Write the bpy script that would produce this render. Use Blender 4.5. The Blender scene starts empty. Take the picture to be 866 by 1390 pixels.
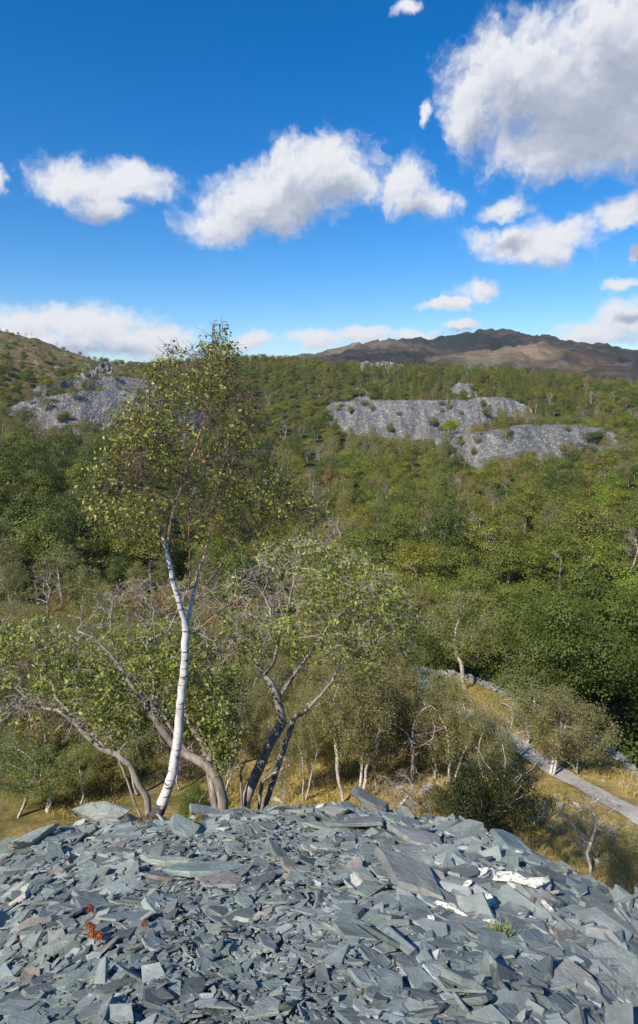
import bpy, math, random
import numpy as np
from mathutils import Vector, Matrix
R = math.radians
rng = np.random.default_rng(11); random.seed(5)
scene = bpy.context.scene; COL = scene.collection

# ------------------------------------------------------------------ camera, sky, sun, exposure
F = 867.0; PITCH = R(8.0)
cam = bpy.data.cameras.new('camera'); camo = bpy.data.objects.new('camera', cam); COL.objects.link(camo)
cam.sensor_fit = 'HORIZONTAL'; cam.sensor_width = 36.0; cam.lens = 36.0*F/866.0
cam.shift_y = -45.0/866.0; cam.clip_start = 0.1; cam.clip_end = 30000
camo.location = (0, 0, 0); camo.rotation_euler = (R(90)-PITCH, 0, 0)
scene.camera = camo
SUN_AZ = R(221); SUN_EL = R(42)
S = Vector((math.sin(SUN_AZ)*math.cos(SUN_EL), math.cos(SUN_AZ)*math.cos(SUN_EL), math.sin(SUN_EL)))
sl = bpy.data.lights.new('sun', 'SUN'); sl.energy = 5.0; sl.angle = R(0.53); sl.color = (1.0, 0.93, 0.80)
so = bpy.data.objects.new('sun', sl); COL.objects.link(so); so.rotation_euler = S.to_track_quat('Z', 'Y').to_euler()
vs = scene.view_settings
vs.view_transform = 'Standard'; vs.look = 'None'; vs.exposure = 0.48; vs.gamma = 1.0; vs.use_curve_mapping = False
scene.cycles.max_bounces = 5; scene.cycles.diffuse_bounces = 2; scene.cycles.transmission_bounces = 3
scene.cycles.transparent_max_bounces = 6; scene.cycles.use_denoising = True

def ray(px, py):
    x = (px-433)/F; v = (650-py)/F
    return np.array((x, math.cos(PITCH)+v*math.sin(PITCH), -math.sin(PITCH)+v*math.cos(PITCH)))
def at(px, py, Y):
    d = ray(px, py); return d*(Y/d[1])
def fdep(p): return p[1]*math.cos(PITCH)-p[2]*math.sin(PITCH)
def azel(px, py):
    d = ray(px, py); return math.degrees(math.atan2(d[0], d[1])), math.degrees(math.atan2(d[2], math.hypot(d[0], d[1])))
def project(p):
    x, y, z = p; f = y*math.cos(PITCH)-z*math.sin(PITCH); u = y*math.sin(PITCH)+z*math.cos(PITCH)
    if f < .01: return (-9999, -9999)
    return 433+F*x/f, 650-F*u/f

# node helper
class NT:
    def __init__(s, tree): s.t = tree
    def n(s, typ, ins=None, **props):
        nd = s.t.nodes.new(typ)
        for k, v in props.items(): setattr(nd, k, v)
        for k, v in (ins or {}).items():
            sk = nd.inputs[k]
            if isinstance(v, bpy.types.NodeSocket): s.t.links.new(v, sk)
            else: sk.default_value = v
        return nd
    def m(s, op, a, b=0.0, c=0.0, clamp=False):
        return s.n('ShaderNodeMath', {0: a, 1: b, 2: c}, operation=op, use_clamp=clamp).outputs[0]
    def vm(s, op, a, b=(0, 0, 0), c=(0, 0, 0)):
        nd = s.n('ShaderNodeVectorMath', {0: a, 1: b}, operation=op)
        if op == 'MULTIPLY_ADD':
            if isinstance(c, bpy.types.NodeSocket): s.t.links.new(c, nd.inputs[2])
            else: nd.inputs[2].default_value = c
        return nd.outputs['Value'] if op in ('LENGTH', 'DOT_PRODUCT') else nd.outputs[0]
    def noise(s, vec, scale, detail=4, rough=.55, out='Fac', **k):
        return s.n('ShaderNodeTexNoise', {'Vector': vec, 'Scale': scale, 'Detail': detail, 'Roughness': rough, **k}).outputs[out]
    def ramp(s, fac, stops, interp='LINEAR'):
        nd = s.n('ShaderNodeValToRGB', {0: fac}); cr = nd.color_ramp; cr.interpolation = interp
        while len(cr.elements) < len(stops): cr.elements.new(.5)
        for e, (p, c) in zip(cr.elements, stops):
            e.position = p; e.color = (*c, 1) if not isinstance(c, (int, float)) else (c, c, c, 1)
        return nd.outputs[0]
    def mix(s, f, a, b, mode='MIX'):
        nd = s.n('ShaderNodeMix', {0: f}, data_type='RGBA', blend_type=mode)
        for i, v in ((6, a), (7, b)):
            if isinstance(v, bpy.types.NodeSocket): s.t.links.new(v, nd.inputs[i])
            else: nd.inputs[i].default_value = (*v, 1)
        return nd.outputs[2]
    def sstep(s, x, a, b, lo=0., hi=1.):
        return s.n('ShaderNodeMapRange', {0: x, 1: a, 2: b, 3: lo, 4: hi}, interpolation_type='SMOOTHSTEP').outputs[0]
    def attr(s, name, out='Fac', typ='GEOMETRY'):
        return s.n('ShaderNodeAttribute', attribute_name=name, attribute_type=typ).outputs[out]

# world: daylight sky with cumulus placed by direction (azimuth, elevation)
world = bpy.data.worlds.new('World'); scene.world = world; world.use_nodes = True
wt = world.node_tree; wt.nodes.clear(); W = NT(wt)
CLOUDS = [ # photo px, py, half width, half height
 (790, 120, 205, 140), (700, 90, 112, 86), (850, 60, 180, 120), (760, 205, 130, 50), (640, 150, 45, 75), (850, 190, 110, 60),
 (430, 225, 98, 56), (358, 274, 92, 52), (395, 250, 95, 50), (300, 305, 66, 34), (470, 250, 60, 42), (550, 250, 36, 48), (582, 274, 46, 26),
 (118, 246, 92, 40), (186, 244, 58, 34), (145, 282, 45, 24), (-10, 236, 20, 28),
 (716, 330, 100, 36), (760, 322, 62, 28), (648, 396, 38, 18), (612, 412, 42, 11), (845, 288, 44, 25), (685, 285, 40, 16),
 (846, 382, 30, 13), (850, 432, 66, 34), (800, 452, 60, 20), (625, 445, 26, 10), (868, 340, 12, 14),
 (30, 435, 110, 30), (130, 440, 110, 32), (190, 460, 80, 30), (-40, 440, 90, 40), (60, 465, 120, 24),
 (345, 462, 36, 12), (430, 462, 56, 15), (490, 456, 46, 15), (560, 455, 50, 10), (548, 8, 26, 16), (578, 150, 12, 26)]
cg = bpy.data.node_groups.new('CloudField', 'ShaderNodeTree')
cg.interface.new_socket('UV', in_out='INPUT', socket_type='NodeSocketVector')
cg.interface.new_socket('F', in_out='OUTPUT', socket_type='NodeSocketFloat'); cg.interface.new_socket('S', in_out='OUTPUT', socket_type='NodeSocketFloat')
G = NT(cg); gi = G.n('NodeGroupInput'); uvs = gi.outputs[0]
w1 = G.noise(uvs, .22, 3, .5, 'Color'); w2 = G.noise(uvs, 1.3, 5, .6, 'Color')
uw = G.vm('MULTIPLY_ADD', G.vm('SUBTRACT', w1, (.5, .5, .5)), (3.4, 2.4, 0), uvs)
uw = G.vm('MULTIPLY_ADD', G.vm('SUBTRACT', w2, (.5, .5, .5)), (1.5, 1.0, 0), uw)
uw = G.vm('MULTIPLY', uw, (1, 1, 0))
acc = None
for (cx, cy, rx, ry) in CLOUDS:
    a0, e0 = azel(cx, cy); a1, _ = azel(cx+rx, cy); _, e1 = azel(cx, cy-ry)
    ra, re = max(abs(a1-a0), .3), max(abs(e1-e0), .3)
    l = G.vm('LENGTH', G.vm('MULTIPLY_ADD', uw, (1/ra, 1/re, 0), (-a0/ra, -e0/re, 0)))
    f = G.m('SUBTRACT', 1.0, l)
    acc = f if acc is None else G.n('ShaderNodeMath', {0: acc, 1: f, 2: .25}, operation='SMOOTH_MAX').outputs[0]
fb = G.noise(uw, .42, 8, .50); bil = G.n('ShaderNodeTexVoronoi', {'Vector': uw, 'Scale': .75, 'Detail': 3.0, 'Roughness': .55}, feature='SMOOTH_F1').outputs['Distance']
ff = G.m('ADD', acc, G.m('MULTIPLY', G.m('SUBTRACT', fb, .5), 1.15))
ff = G.m('ADD', ff, G.m('MULTIPLY', G.m('SUBTRACT', .50, bil), .26)); ff = G.m('ADD', ff, .06); ff = G.m('ADD', ff, G.m('MULTIPLY', G.m('SUBTRACT', G.noise(uw, 1.9, 6, .6), .5), .32))
sf = G.m('ADD', acc, G.m('MULTIPLY', G.m('SUBTRACT', G.noise(uw, .42, 2.2, .45), .5), 1.15))
G.n('NodeGroupOutput', {0: ff, 1: sf})
tc = W.n('ShaderNodeTexCoord'); sp = W.n('ShaderNodeSeparateXYZ', {0: tc.outputs['Generated']})
azn = W.m('MULTIPLY', W.m('ARCTAN2', sp.outputs[0], sp.outputs[1]), 57.29578)
eln = W.m('MULTIPLY', W.m('ARCSINE', W.m('MINIMUM', W.m('MAXIMUM', sp.outputs[2], -1), 1)), 57.29578)
uv = W.n('ShaderNodeCombineXYZ', {0: azn, 1: eln}).outputs[0]
def field(off):
    g = W.n('ShaderNodeGroup', node_tree=cg); wt.links.new(W.vm('ADD', uv, off), g.inputs[0]); return g.outputs
F0, S0 = field((0, 0, 0)); F1 = field((-.9, 2.6, 0))[1]; F2 = field((-.2, .4, 0))[0]
dens = W.sstep(F0, -.16, .56)
shade = W.m('MULTIPLY', W.sstep(F1, .0, .95), .9)
rim = W.m('MULTIPLY', W.sstep(W.m('SUBTRACT', F2, F0), -.2, .4), .22)
shade = W.m('ADD', shade, rim, clamp=True)
ccol = W.ramp(shade, [(0, (.66, .67, .70)), (.25, (.56, .58, .64)), (.6, (.41, .445, .53)), (1, (.31, .35, .44))])
# deep polarised blue with a paler horizon, from the Nishita sky
sky = W.n('ShaderNodeTexSky', sky_type='NISHITA', sun_disc=False, sun_elevation=SUN_EL, sun_rotation=SUN_AZ, altitude=300, air_density=1.0, dust_density=.4, ozone_density=3.0)
hs = W.n('ShaderNodeHueSaturation', {'Hue': .498, 'Saturation': 1.45, 'Value': 1.0, 'Color': sky.outputs[0]})
skc = W.mix(1.0, hs.outputs[0], (.86, .92, 1.06), 'MULTIPLY')
bg1 = W.n('ShaderNodeBackground', {0: skc, 1: .105})
bg2 = W.n('ShaderNodeBackground', {0: ccol, 1: .92})
mxw = W.n('ShaderNodeMixShader', {0: dens}); wt.links.new(bg1.outputs[0], mxw.inputs[1]); wt.links.new(bg2.outputs[0], mxw.inputs[2])
W.n('ShaderNodeOutputWorld', {0: mxw.outputs[0]})
world.cycles.sampling_method = 'MANUAL'; world.cycles.sample_map_resolution = 512

# ------------------------------------------------------------------ numpy value noise
_T = rng.random((256, 256))
def vnoise(x, y, scale=1.0, octs=4, rough=.5, seed=0):
    x = np.asarray(x, float)/scale+seed*17.3; y = np.asarray(y, float)/scale+seed*9.7
    out = 0; amp = 1; tot = 0
    for o in range(octs):
        xi = np.floor(x).astype(int); yi = np.floor(y).astype(int); fx = x-xi; fy = y-yi
        fx = fx*fx*(3-2*fx); fy = fy*fy*(3-2*fy)
        a = _T[xi % 256, yi % 256]; b = _T[(xi+1) % 256, yi % 256]; c = _T[xi % 256, (yi+1) % 256]; d = _T[(xi+1) % 256, (yi+1) % 256]
        out = out+amp*((a*(1-fx)+b*fx)*(1-fy)+(c*(1-fx)+d*fx)*fy); tot += amp; amp *= rough; x = x*2.03+11; y = y*2.03+5
    return out/tot-.5

# ------------------------------------------------------------------ terrain height
def tane(px, py): d = ray(px, py); return -d[2]/math.hypot(d[0], d[1])
def azof(px, py): return azel(px, py)[0]
CREST = [(-500, 1300), (-250, 1240), (-120, 1195), (0, 1160), (60, 1138), (120, 1122), (220, 1117), (330, 1112), (420, 1108), (520, 1108), (600, 1122), (640, 1132), (690, 1165), (740, 1188), (800, 1217), (866, 1252), (1000, 1310), (1200, 1400)]
cr_az = np.array([azof(*c) for c in CREST]); cr_t = np.array([tane(*c) for c in CREST])
K = .486; EYE = 1.6
EDGE = [(-300, 905), (0, 900), (300, 905), (500, 912), (560, 911), (620, 915), (700, 948), (780, 993), (866, 1048), (1000, 1130), (1200, 1250)]
ed_az = np.array([azof(*c) for c in EDGE]); ed_r = np.array([20.6/tane(*c) for c in EDGE])
def zs(pts, r): # (px,py) skyline/ground list -> az, z at distance r
    return np.array([azof(*p) for p in pts]), np.array([-tane(*p)*r for p in pts])
ROWS = [ # (distance, [(px, py) where the ground is seen at that distance])
 (110, [(-300, 745), (0, 745), (150, 752), (300, 765), (450, 770), (600, 770), (866, 775), (1200, 775)]),
 (150, [(-300, 672), (0, 676), (150, 688), (300, 718), (450, 722), (600, 722), (866, 720), (1200, 720)]),
 (200, [(-300, 620), (0, 625), (150, 640), (300, 665), (450, 668), (600, 665), (866, 655), (1200, 650)]),
 (260, [(-300, 570), (0, 580), (150, 600), (300, 622), (450, 620), (600, 618), (866, 612), (1200, 605)]),
 (330, [(-300, 515), (0, 535), (150, 555), (300, 568), (450, 578), (600, 575), (720, 578), (866, 578), (1200, 570)]),
 (400, [(-300, 475), (0, 490), (100, 512), (200, 528), (300, 525), (450, 540), (600, 538), (760, 545), (866, 552), (1200, 540)]),
 (470, [(-300, 430), (-100, 440), (0, 448), (40, 460), (90, 476), (130, 489), (200, 506), (300, 503), (450, 508), (600, 512), (760, 523), (866, 532), (1200, 520)]),
 (540, [(-300, 428), (-100, 440), (0, 452), (40, 466), (90, 482), (130, 494), (200, 500), (300, 495), (350, 490), (450, 499), (520, 503), (600, 505), (700, 509), (800, 522), (866, 528), (1200, 505)]),
 (700, [(-300, 470), (0, 490), (200, 510), (450, 516), (600, 520), (866, 535), (1200, 530)]),
 (1000, [(-300, 500), (200, 505), (450, 505), (540, 506), (640, 503), (720, 506), (866, 512), (1200, 510)]),
 (1350, [(-300, 500), (200, 500), (440, 492), (480, 484), (540, 482), (600, 486), (650, 480), (700, 474), (740, 472), (770, 478), (866, 494), (1200, 500)]),
 (1500, [(-300, 500), (200, 500), (440, 490), (480, 480), (540, 478), (600, 484), (650, 482), (700, 477), (740, 476), (866, 490), (1200, 497)]),
 (2000, [(-300, 500), (200, 498), (400, 486), (440, 478), (500, 468), (545, 459), (575, 461), (588, 466), (615, 457), (640, 452), (672, 448), (690, 449), (710, 455), (745, 458), (770, 465), (800, 466), (840, 472), (866, 475), (900, 478), (1000, 490), (1200, 495)]),
 (2600, [(-300, 560), (1200, 560)]), (14000, [(-300, 545), (1200, 545)])]
AZG = np.linspace(-52, 52, 521)
TAB_R = [0]; TAB = []
ed_g = np.interp(AZG, ed_az, ed_r)
row_r = []; row_z = []
def addrow(rarr, zarr): row_r.append(np.broadcast_to(rarr, AZG.shape).astype(float)); row_z.append(np.broadcast_to(zarr, AZG.shape).astype(float))
addrow(0, -14); addrow(14, -16.2); addrow(24, -18.2); addrow(34, -19.8)
addrow(ed_g, -20.8); addrow(ed_g+1.2, -21.3); addrow(ed_g+8, -26.5); addrow(np.maximum(80, ed_g+20), -30.5)
for r, pts in ROWS:
    a, z = zs(pts, r); addrow(r, np.interp(AZG, a, z))
RR = np.array(row_r); ZZ = np.array(row_z)
def valley(az, r):
    az = np.clip(np.abs(az) if False else az, -51.9, 51.9)
    ci = np.interp(az, AZG, np.arange(len(AZG))); i0 = np.floor(ci).astype(int).clip(0, len(AZG)-2); f = ci-i0
    out = np.full(r.shape, 0.0)
    Rc = RR[:, i0]*(1-f)+RR[:, i0+1]*f; Zc = ZZ[:, i0]*(1-f)+ZZ[:, i0+1]*f
    out = Zc[-1].copy()
    for k in range(len(Rc)-1):
        a, b = Rc[k], Rc[k+1]; t = ((r-a)/np.maximum(b-a, .01)).clip(0, 1)
        if k > 8: t = t*t*(3-2*t)*.5+t*.5
        m = (r >= a) & (r < b); out = np.where(m, Zc[k]*(1-t)+Zc[k+1]*t, out)
    return out
def H(x, y, fine=True):
    x = np.asarray(x, float); y = np.asarray(y, float); sh = x.shape; x = x.ravel(); y = y.ravel()
    r = np.hypot(x, y); az = np.degrees(np.arctan2(x, y))
    t = np.interp(az, cr_az, cr_t); rc = EYE/np.maximum(t-K, .12)
    rc = rc+.35*vnoise(x, y, 1.6, 2, seed=4)*(r > 2)
    zc = -EYE-K*rc
    heap = np.where(r < rc, -EYE-K*r, zc-(r-rc)*(.98+.1*np.minimum(r-rc, 2)))
    back = np.abs(az) > 60
    heap = np.where(back, np.maximum(heap, -EYE-np.cos(np.radians(az)).clip(0, 1)*r*K+np.minimum(0, -(r-6)*.3)), heap)
    v = valley(az, r)
    n = vnoise(x, y, 5.0, 4, seed=1)*np.clip(r/22, .2, 1)*1.1
    big = vnoise(x, y, 160.0, 5, .55, seed=2)
    rid = 1-2*np.abs(vnoise(x, y, 120.0, 4, .5, seed=3))*2
    mid = np.clip((r-80)/200, 0, 1)
    amp = np.where(r < 800, 3.0*mid, 3+np.clip((r-800)/600, 0, 1)*9)
    fm = np.clip((r-850)/400, 0, 1)
    v = v+n*(r < 600)+big*amp*.9*(1-fm)+fm*((rid-.5)*24+vnoise(x, y, 45., 4, .6, seed=6)*16+np.abs(vnoise(x, y, 95., 4, .6, seed=14))*34-6)
    hm = np.clip((-az-14)/4, 0, 1)*np.clip((r-300)/60, 0, 1)*np.clip((650-r)/60, 0, 1)
    v = v+hm*vnoise(x, y, 18., 4, .6, seed=8)*7
    v = np.where(back, np.minimum(v, -14), v)
    d = heap-v; kk = 1.2
    z = np.where(d > kk, heap, np.where(d < -kk, v, v+(d+kk)**2/(4*kk)))
    z = z+vnoise(x, y, .7, 3, seed=5)*.16*np.clip((9-r)/2, 0, 1)
    return z.reshape(sh)
def Hs(x, y): return float(H(np.array([x]), np.array([y]))[0])
def hit(px, py, r0=2.0, r1=3000):
    d = ray(px, py); d = d/math.hypot(d[0], d[1])
    rr = np.exp(np.linspace(math.log(r0), math.log(r1), 2500))
    g = H(d[0]*rr, d[1]*rr)-d[2]*rr
    i = int(np.argmax(g > 0))
    r = rr[i] if g.max() > 0 else rr[-1]
    return np.array((d[0]*r, d[1]*r, Hs(d[0]*r, d[1]*r))), r

# ------------------------------------------------------------------ object helpers
def mesh_np(name, verts, faces, attrs=None, smooth=False, sizes=None):
    """faces: (n,k) array, or flat loop array with sizes"""
    me = bpy.data.meshes.new(name); verts = np.asarray(verts, np.float32)
    if sizes is None:
        faces = np.asarray(faces, np.int32); sizes = np.full(len(faces), faces.shape[1], np.int32); loops = faces.ravel()
    else: loops = np.asarray(faces, np.int32); sizes = np.asarray(sizes, np.int32)
    me.vertices.add(len(verts)); me.vertices.foreach_set('co', verts.ravel())
    me.loops.add(len(loops)); me.loops.foreach_set('vertex_index', loops)
    me.polygons.add(len(sizes)); st = np.concatenate(([0], np.cumsum(sizes)[:-1])).astype(np.int32)
    me.polygons.foreach_set('loop_start', st)
    try: me.polygons.foreach_set('loop_total', sizes)
    except Exception: pass
    me.polygons.foreach_set('use_smooth', np.full(len(sizes), smooth, dtype=bool))
    for k, v in (attrs or {}).items():
        v = np.asarray(v, np.float32)
        if v.ndim == 1: me.attributes.new(k, 'FLOAT', 'POINT').data.foreach_set('value', v)
        else: me.attributes.new(k, 'FLOAT_VECTOR', 'POINT').data.foreach_set('vector', v.ravel())
    me.update(calc_edges=True); me.validate()
    return me
def obj(name, me, mat=None, parent=None, **pr):
    o = bpy.data.objects.new(name, me); COL.objects.link(o)
    if mat is not None and len(me.materials) == 0: me.materials.append(mat)
    if parent is not None: o.parent = parent
    for k, v in pr.items(): o[k] = v
    return o
def empty(name, loc, label, cat, group=None, rz=0, sc=1):
    o = bpy.data.objects.new(name, None); COL.objects.link(o); o.empty_display_size = .3
    o.location = loc; o.rotation_euler = (0, 0, rz); o.scale = (sc, sc, sc); o['label'] = label; o['category'] = cat
    if group: o['group'] = group
    return o
def cat_meshes(parts):
    """list of (verts, faces(n,k)) -> verts, loops, sizes"""
    vs_, lp, sz = [], [], []; off = 0
    for v, f in parts:
        f = np.asarray(f); vs_.append(v); lp.append((f+off).ravel()); sz.append(np.full(len(f), f.shape[1])); off += len(v)
    return np.concatenate(vs_), np.concatenate(lp), np.concatenate(sz)

# ------------------------------------------------------------------ materials
def mat(name):
    m = bpy.data.materials.new(name); m.use_nodes = True; m.node_tree.nodes.clear(); return m, NT(m.node_tree)
def finish(N, col, rough=.8, bump=None, bstr=.5, bdist=.02, spec=.3, trans=0.0, tcol=None):
    ins = {'Base Color': col, 'Roughness': rough, 'Specular IOR Level': spec}
    if bump is not None: ins['Normal'] = N.n('ShaderNodeBump', {'Height': bump, 'Strength': bstr, 'Distance': bdist}).outputs[0]
    b = N.n('ShaderNodeBsdfPrincipled', ins); out = b.outputs[0]
    if trans:
        t = N.n('ShaderNodeBsdfTranslucent', {0: tcol}); ms = N.n('ShaderNodeMixShader', {0: trans, 1: out, 2: t.outputs[0]}) if False else None
        ms = N.n('ShaderNodeMixShader', {0: trans}); N.t.links.new(out, ms.inputs[1]); N.t.links.new(t.outputs[0], ms.inputs[2]); out = ms.outputs[0]
    N.n('ShaderNodeOutputMaterial', {0: out})
def leaf_mat(name, stops, mode='object', trans=.28, rough=.55):
    """stops: ramp over per-leaf tint; mode object: multiplied by Object Color; far: multiplied by a per-tree random colour"""
    m, N = mat(name)
    c = N.ramp(N.attr('tint'), stops)
    oi = N.n('ShaderNodeObjectInfo')
    if mode == 'object': mul = oi.outputs['Color']
    else: mul = N.ramp(oi.outputs['Random'], mode)
    c = N.mix(1.0, c, mul, 'MULTIPLY')
    tcol = N.mix(1.0, c, (1.5, 1.35, .55), 'MULTIPLY')
    finish(N, c, rough, spec=.35, trans=trans, tcol=tcol)
    return m
OAK_T = {'dark green': (.50, .62, .42), 'mid green': (.84, .92, .58), 'olive green': (1.14, 1.06, .66), 'olive brown': (1.35, 1.05, .7), 'fresh green': (1.05, 1.25, .6), 'blue green': (.54, .66, .60)}
BIR_T = {'grey green': (.90, .98, .88), 'olive': (1.1, 1.1, .72), 'brown tinged': (1.15, .88, .8), 'yellow green': (1.15, 1.2, .6)}
def rampof(t, names):
    n = len(names); return [(i/max(n-1, 1), t[k]) for i, k in enumerate(names)]
oak_stops = [(0, (.080, .095, .020)), (.5, (.155, .172, .038)), (.85, (.215, .225, .055)), (1, (.27, .27, .08))]
bir_stops = [(0, (.12, .12, .040)), (.5, (.205, .195, .065)), (.85, (.26, .245, .09)), (1, (.33, .30, .12))]
M_oak = leaf_mat('oak leaf', oak_stops)
M_oak_far = leaf_mat('far oak leaf', oak_stops, rampof(OAK_T, ['dark green', 'mid green', 'olive green', 'mid green', 'olive brown', 'olive green', 'dark green', 'fresh green']))
M_bir = leaf_mat('birch leaf', bir_stops)
M_bir_far = leaf_mat('far birch leaf', bir_stops, rampof(BIR_T, ['grey green', 'olive', 'brown tinged', 'olive', 'grey green', 'yellow green']))
M_lar = leaf_mat('larch needle', [(0, (.07, .085, .018)), (.6, (.15, .16, .03)), (1, (.24, .23, .05))])
M_lar_far = leaf_mat('far larch needle', [(0, (.07, .085, .018)), (.6, (.15, .16, .03)), (1, (.24, .23, .05))], [(0, (.8, .95, .8)), (.5, (1.1, 1.05, .9)), (1, (1.35, 1.1, .8))])
M_hero_leaf = leaf_mat('silver birch leaf', [(0, (.045, .065, .016)), (.3, (.11, .14, .028)), (.55, (.23, .245, .045)), (.75, (.42, .39, .08)), (.9, (.66, .56, .17)), (1, (.52, .25, .08))], trans=.35, rough=.42)
M_sal_leaf = leaf_mat('sallow leaf', [(0, (.06, .09, .02)), (.35, (.17, .205, .04)), (.7, (.32, .34, .07)), (1, (.52, .48, .13))], trans=.33, rough=.42)
def bark_mat(name, c1, c2, c3, bands=False, scale=1.):
    m, N = mat(name); tcn = N.n('ShaderNodeTexCoord').outputs['Object']
    n1 = N.noise(N.vm('MULTIPLY', tcn, (1, 1, .35)), 9*scale, 6, .65)
    c = N.ramp(n1, [(.3, c1), (.5, c2), (.72, c3)])
    if bands:
        b = N.noise(N.vm('MULTIPLY', tcn, (1.2, 1.2, 7.5)), 4.2*scale, 4, .6)
        c = N.mix(N.sstep(b, .555, .61), c, (.085, .07, .065))
        pa = N.noise(tcn, 3.0*scale, 5, .7)
        c = N.mix(N.sstep(pa, .585, .66), c, (.13, .11, .10))
        c = N.mix(N.sstep(N.attr('thin'), .1, .75), c, bands)
        dk = N.attr('low'); fr = N.noise(tcn, 9.0, 5, .6)
        c = N.mix(N.sstep(N.m('ADD', dk, N.m('MULTIPLY', N.m('SUBTRACT', fr, .5), 1.3)), .55, .8), c, (.06, .055, .055))  # stem foot darkened in the bark colour for the shade it stands in
    finish(N, c, .8, bump=n1, bstr=.6, bdist=.012)
    return m
M_white = bark_mat('silver birch bark', (.40, .34, .31), (.60, .565, .54), (.70, .68, .66), (.30, .17, .13))
M_pale = bark_mat('pale bark', (.26, .22, .19), (.50, .46, .42), (.66, .62, .58), (.13, .095, .08))
M_pink = bark_mat('pinkish brown bark', (.16, .085, .065), (.38, .22, .17), (.55, .38, .30))
M_twig = bark_mat('dark twig bark', (.05, .03, .025), (.10, .06, .048), (.17, .11, .09))
M_greybark = bark_mat('grey brown bark', (.13, .105, .088), (.28, .235, .20), (.46, .41, .36))
M_twiggrey = bark_mat('grey twig bark', (.15, .115, .10), (.28, .225, .205), (.42, .36, .33))

def slate_mat(name, mode, scale=1.):
    m, N = mat(name); ge = N.n('ShaderNodeNewGeometry'); tcn = N.n('ShaderNodeTexCoord'); pos = tcn.outputs['Object']
    if mode == 'object':
        oi = N.n('ShaderNodeObjectInfo'); base = N.mix(1, oi.outputs['Color'], (1.22, 1.20, 1.04), 'MULTIPLY'); rnd = oi.outputs['Random']
        pos = N.vm('ADD', pos, N.vm('MULTIPLY', N.n('ShaderNodeCombineXYZ', {0: rnd, 1: rnd, 2: rnd}).outputs[0], (57, 91, 33)))
    else:
        rnd = N.attr('tint')
        base = N.ramp(rnd, [(0, (.065, .075, .073)), (.35, (.15, .175, .168)), (.65, (.22, .25, .238)), (.80, (.31, .335, .315)), (.88, (.27, .225, .19)), (.95, (.20, .19, .185)), (1, (.50, .50, .47))])
    a = N.noise(pos, 2.3*scale, 5, .6); b = N.noise(pos, 16*scale, 6, .65); c3 = N.noise(N.vm('MULTIPLY', pos, (1, 1, 9)), 7*scale, 4, .6)
    c = N.mix(1, base, N.ramp(a, [(.3, .72), (.7, 1.22)]), 'MULTIPLY')
    c = N.mix(1, c, N.ramp(b, [(.3, .80), (.7, 1.16)]), 'MULTIPLY')
    lich = N.noise(pos, 5*scale, 7, .72, Distortion=.6)
    c = N.mix(N.m('MULTIPLY', N.sstep(lich, .56, .66), .55), c, (.34, .33, .31))
    rust = N.noise(N.vm('ADD', pos, (9, 4, 2)), 3.1*scale, 6, .7)
    c = N.mix(N.m('MULTIPLY', N.sstep(rust, .59, .70), .5), c, (.17, .115, .085))
    h = N.m('ADD', N.m('MULTIPLY', b, .6), N.m('ADD', c3, N.m('MULTIPLY', a, 1.2)))
    if mode == 'object':
        lum = N.n('ShaderNodeSeparateColor', {0: oi.outputs['Color']}).outputs[0]; qn = N.noise(pos, 4.5, 6, .7)
        c = N.mix(N.m('MULTIPLY', N.m('GREATER_THAN', lum, .5), N.sstep(qn, .50, .60)), c, (.22, .235, .235))
    finish(N, c, .62, bump=h, bstr=.55, bdist=.018, spec=.4)
    return m
M_slate = slate_mat('slate', 'object')
M_chip = slate_mat('slate chips', 'attr')
# distant slate rubble
def rubble_mat(name):
    m, N = mat(name); pos = N.n('ShaderNodeNewGeometry').outputs['Position']
    v = N.n('ShaderNodeTexVoronoi', {'Vector': pos, 'Scale': 1.15, 'Randomness': 1.0}); v2 = N.n('ShaderNodeTexVoronoi', {'Vector': pos, 'Scale': 3.1})
    st = N.noise(N.vm('MULTIPLY', pos, (.42, .05, .05)), 1.0, 5, .6)
    c = N.ramp(N.m('MULTIPLY', N.n('ShaderNodeSeparateColor', {0: v.outputs['Color']}).outputs[0], 1), [(0, (.10, .10, .102)), (.5, (.142, .140, .140)), (.85, (.185, .181, .176)), (1, (.27, .262, .25))])
    c2 = N.ramp(N.n('ShaderNodeSeparateColor', {0: v2.outputs['Color']}).outputs[1], [(0, .75), (.6, 1.03), (1, 1.25)])
    c = N.mix(1, c, c2, 'MULTIPLY')
    c = N.mix(1, c, N.ramp(st, [(.32, (.60, .63, .69)), (.5, (1, 1, 1)), (.66, (1.5, 1.4, 1.26))]), 'MULTIPLY')
    gr = N.noise(pos, .11, 5, .65)
    c = N.mix(N.m('MULTIPLY', N.sstep(gr, .60, .68), .55), c, (.12, .125, .05))
    finish(N, c, .85, bump=N.m('ADD', v.outputs['Distance'], N.m('MULTIPLY', v2.outputs['Distance'], .4)), bstr=1.0, bdist=.6)
    return m
M_rubble = rubble_mat('distant slate rubble')

# terrain material: zones in attribute, texture procedural
mt, N = mat('terrain')
pos = N.n('ShaderNodeNewGeometry').outputs['Position']; nrm = N.n('ShaderNodeNewGeometry').outputs['Normal']
g1 = N.noise(pos, .55, 6, .65); g2 = N.noise(pos, 3.5, 5, .7); g3 = N.noise(pos, .14, 5, .6)
gold = N.ramp(g1, [(.28, (.11, .11, .032)), (.42, (.26, .20, .062)), (.58, (.40, .29, .10)), (.72, (.47, .36, .15))])
gold = N.mix(1, gold, N.ramp(g2, [(.3, .6), (.7, 1.35)]), 'MULTIPLY')
gold = N.mix(N.m('MULTIPLY', N.sstep(g3, .50, .60), .45), gold, (.26, .22, .17))
wood = N.ramp(g1, [(.3, (.030, .036, .012)), (.55, (.06, .062, .022)), (.75, (.10, .08, .035))])
h1 = N.noise(pos, .045, 7, .68); h2 = N.noise(pos, .35, 5, .7)
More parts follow.
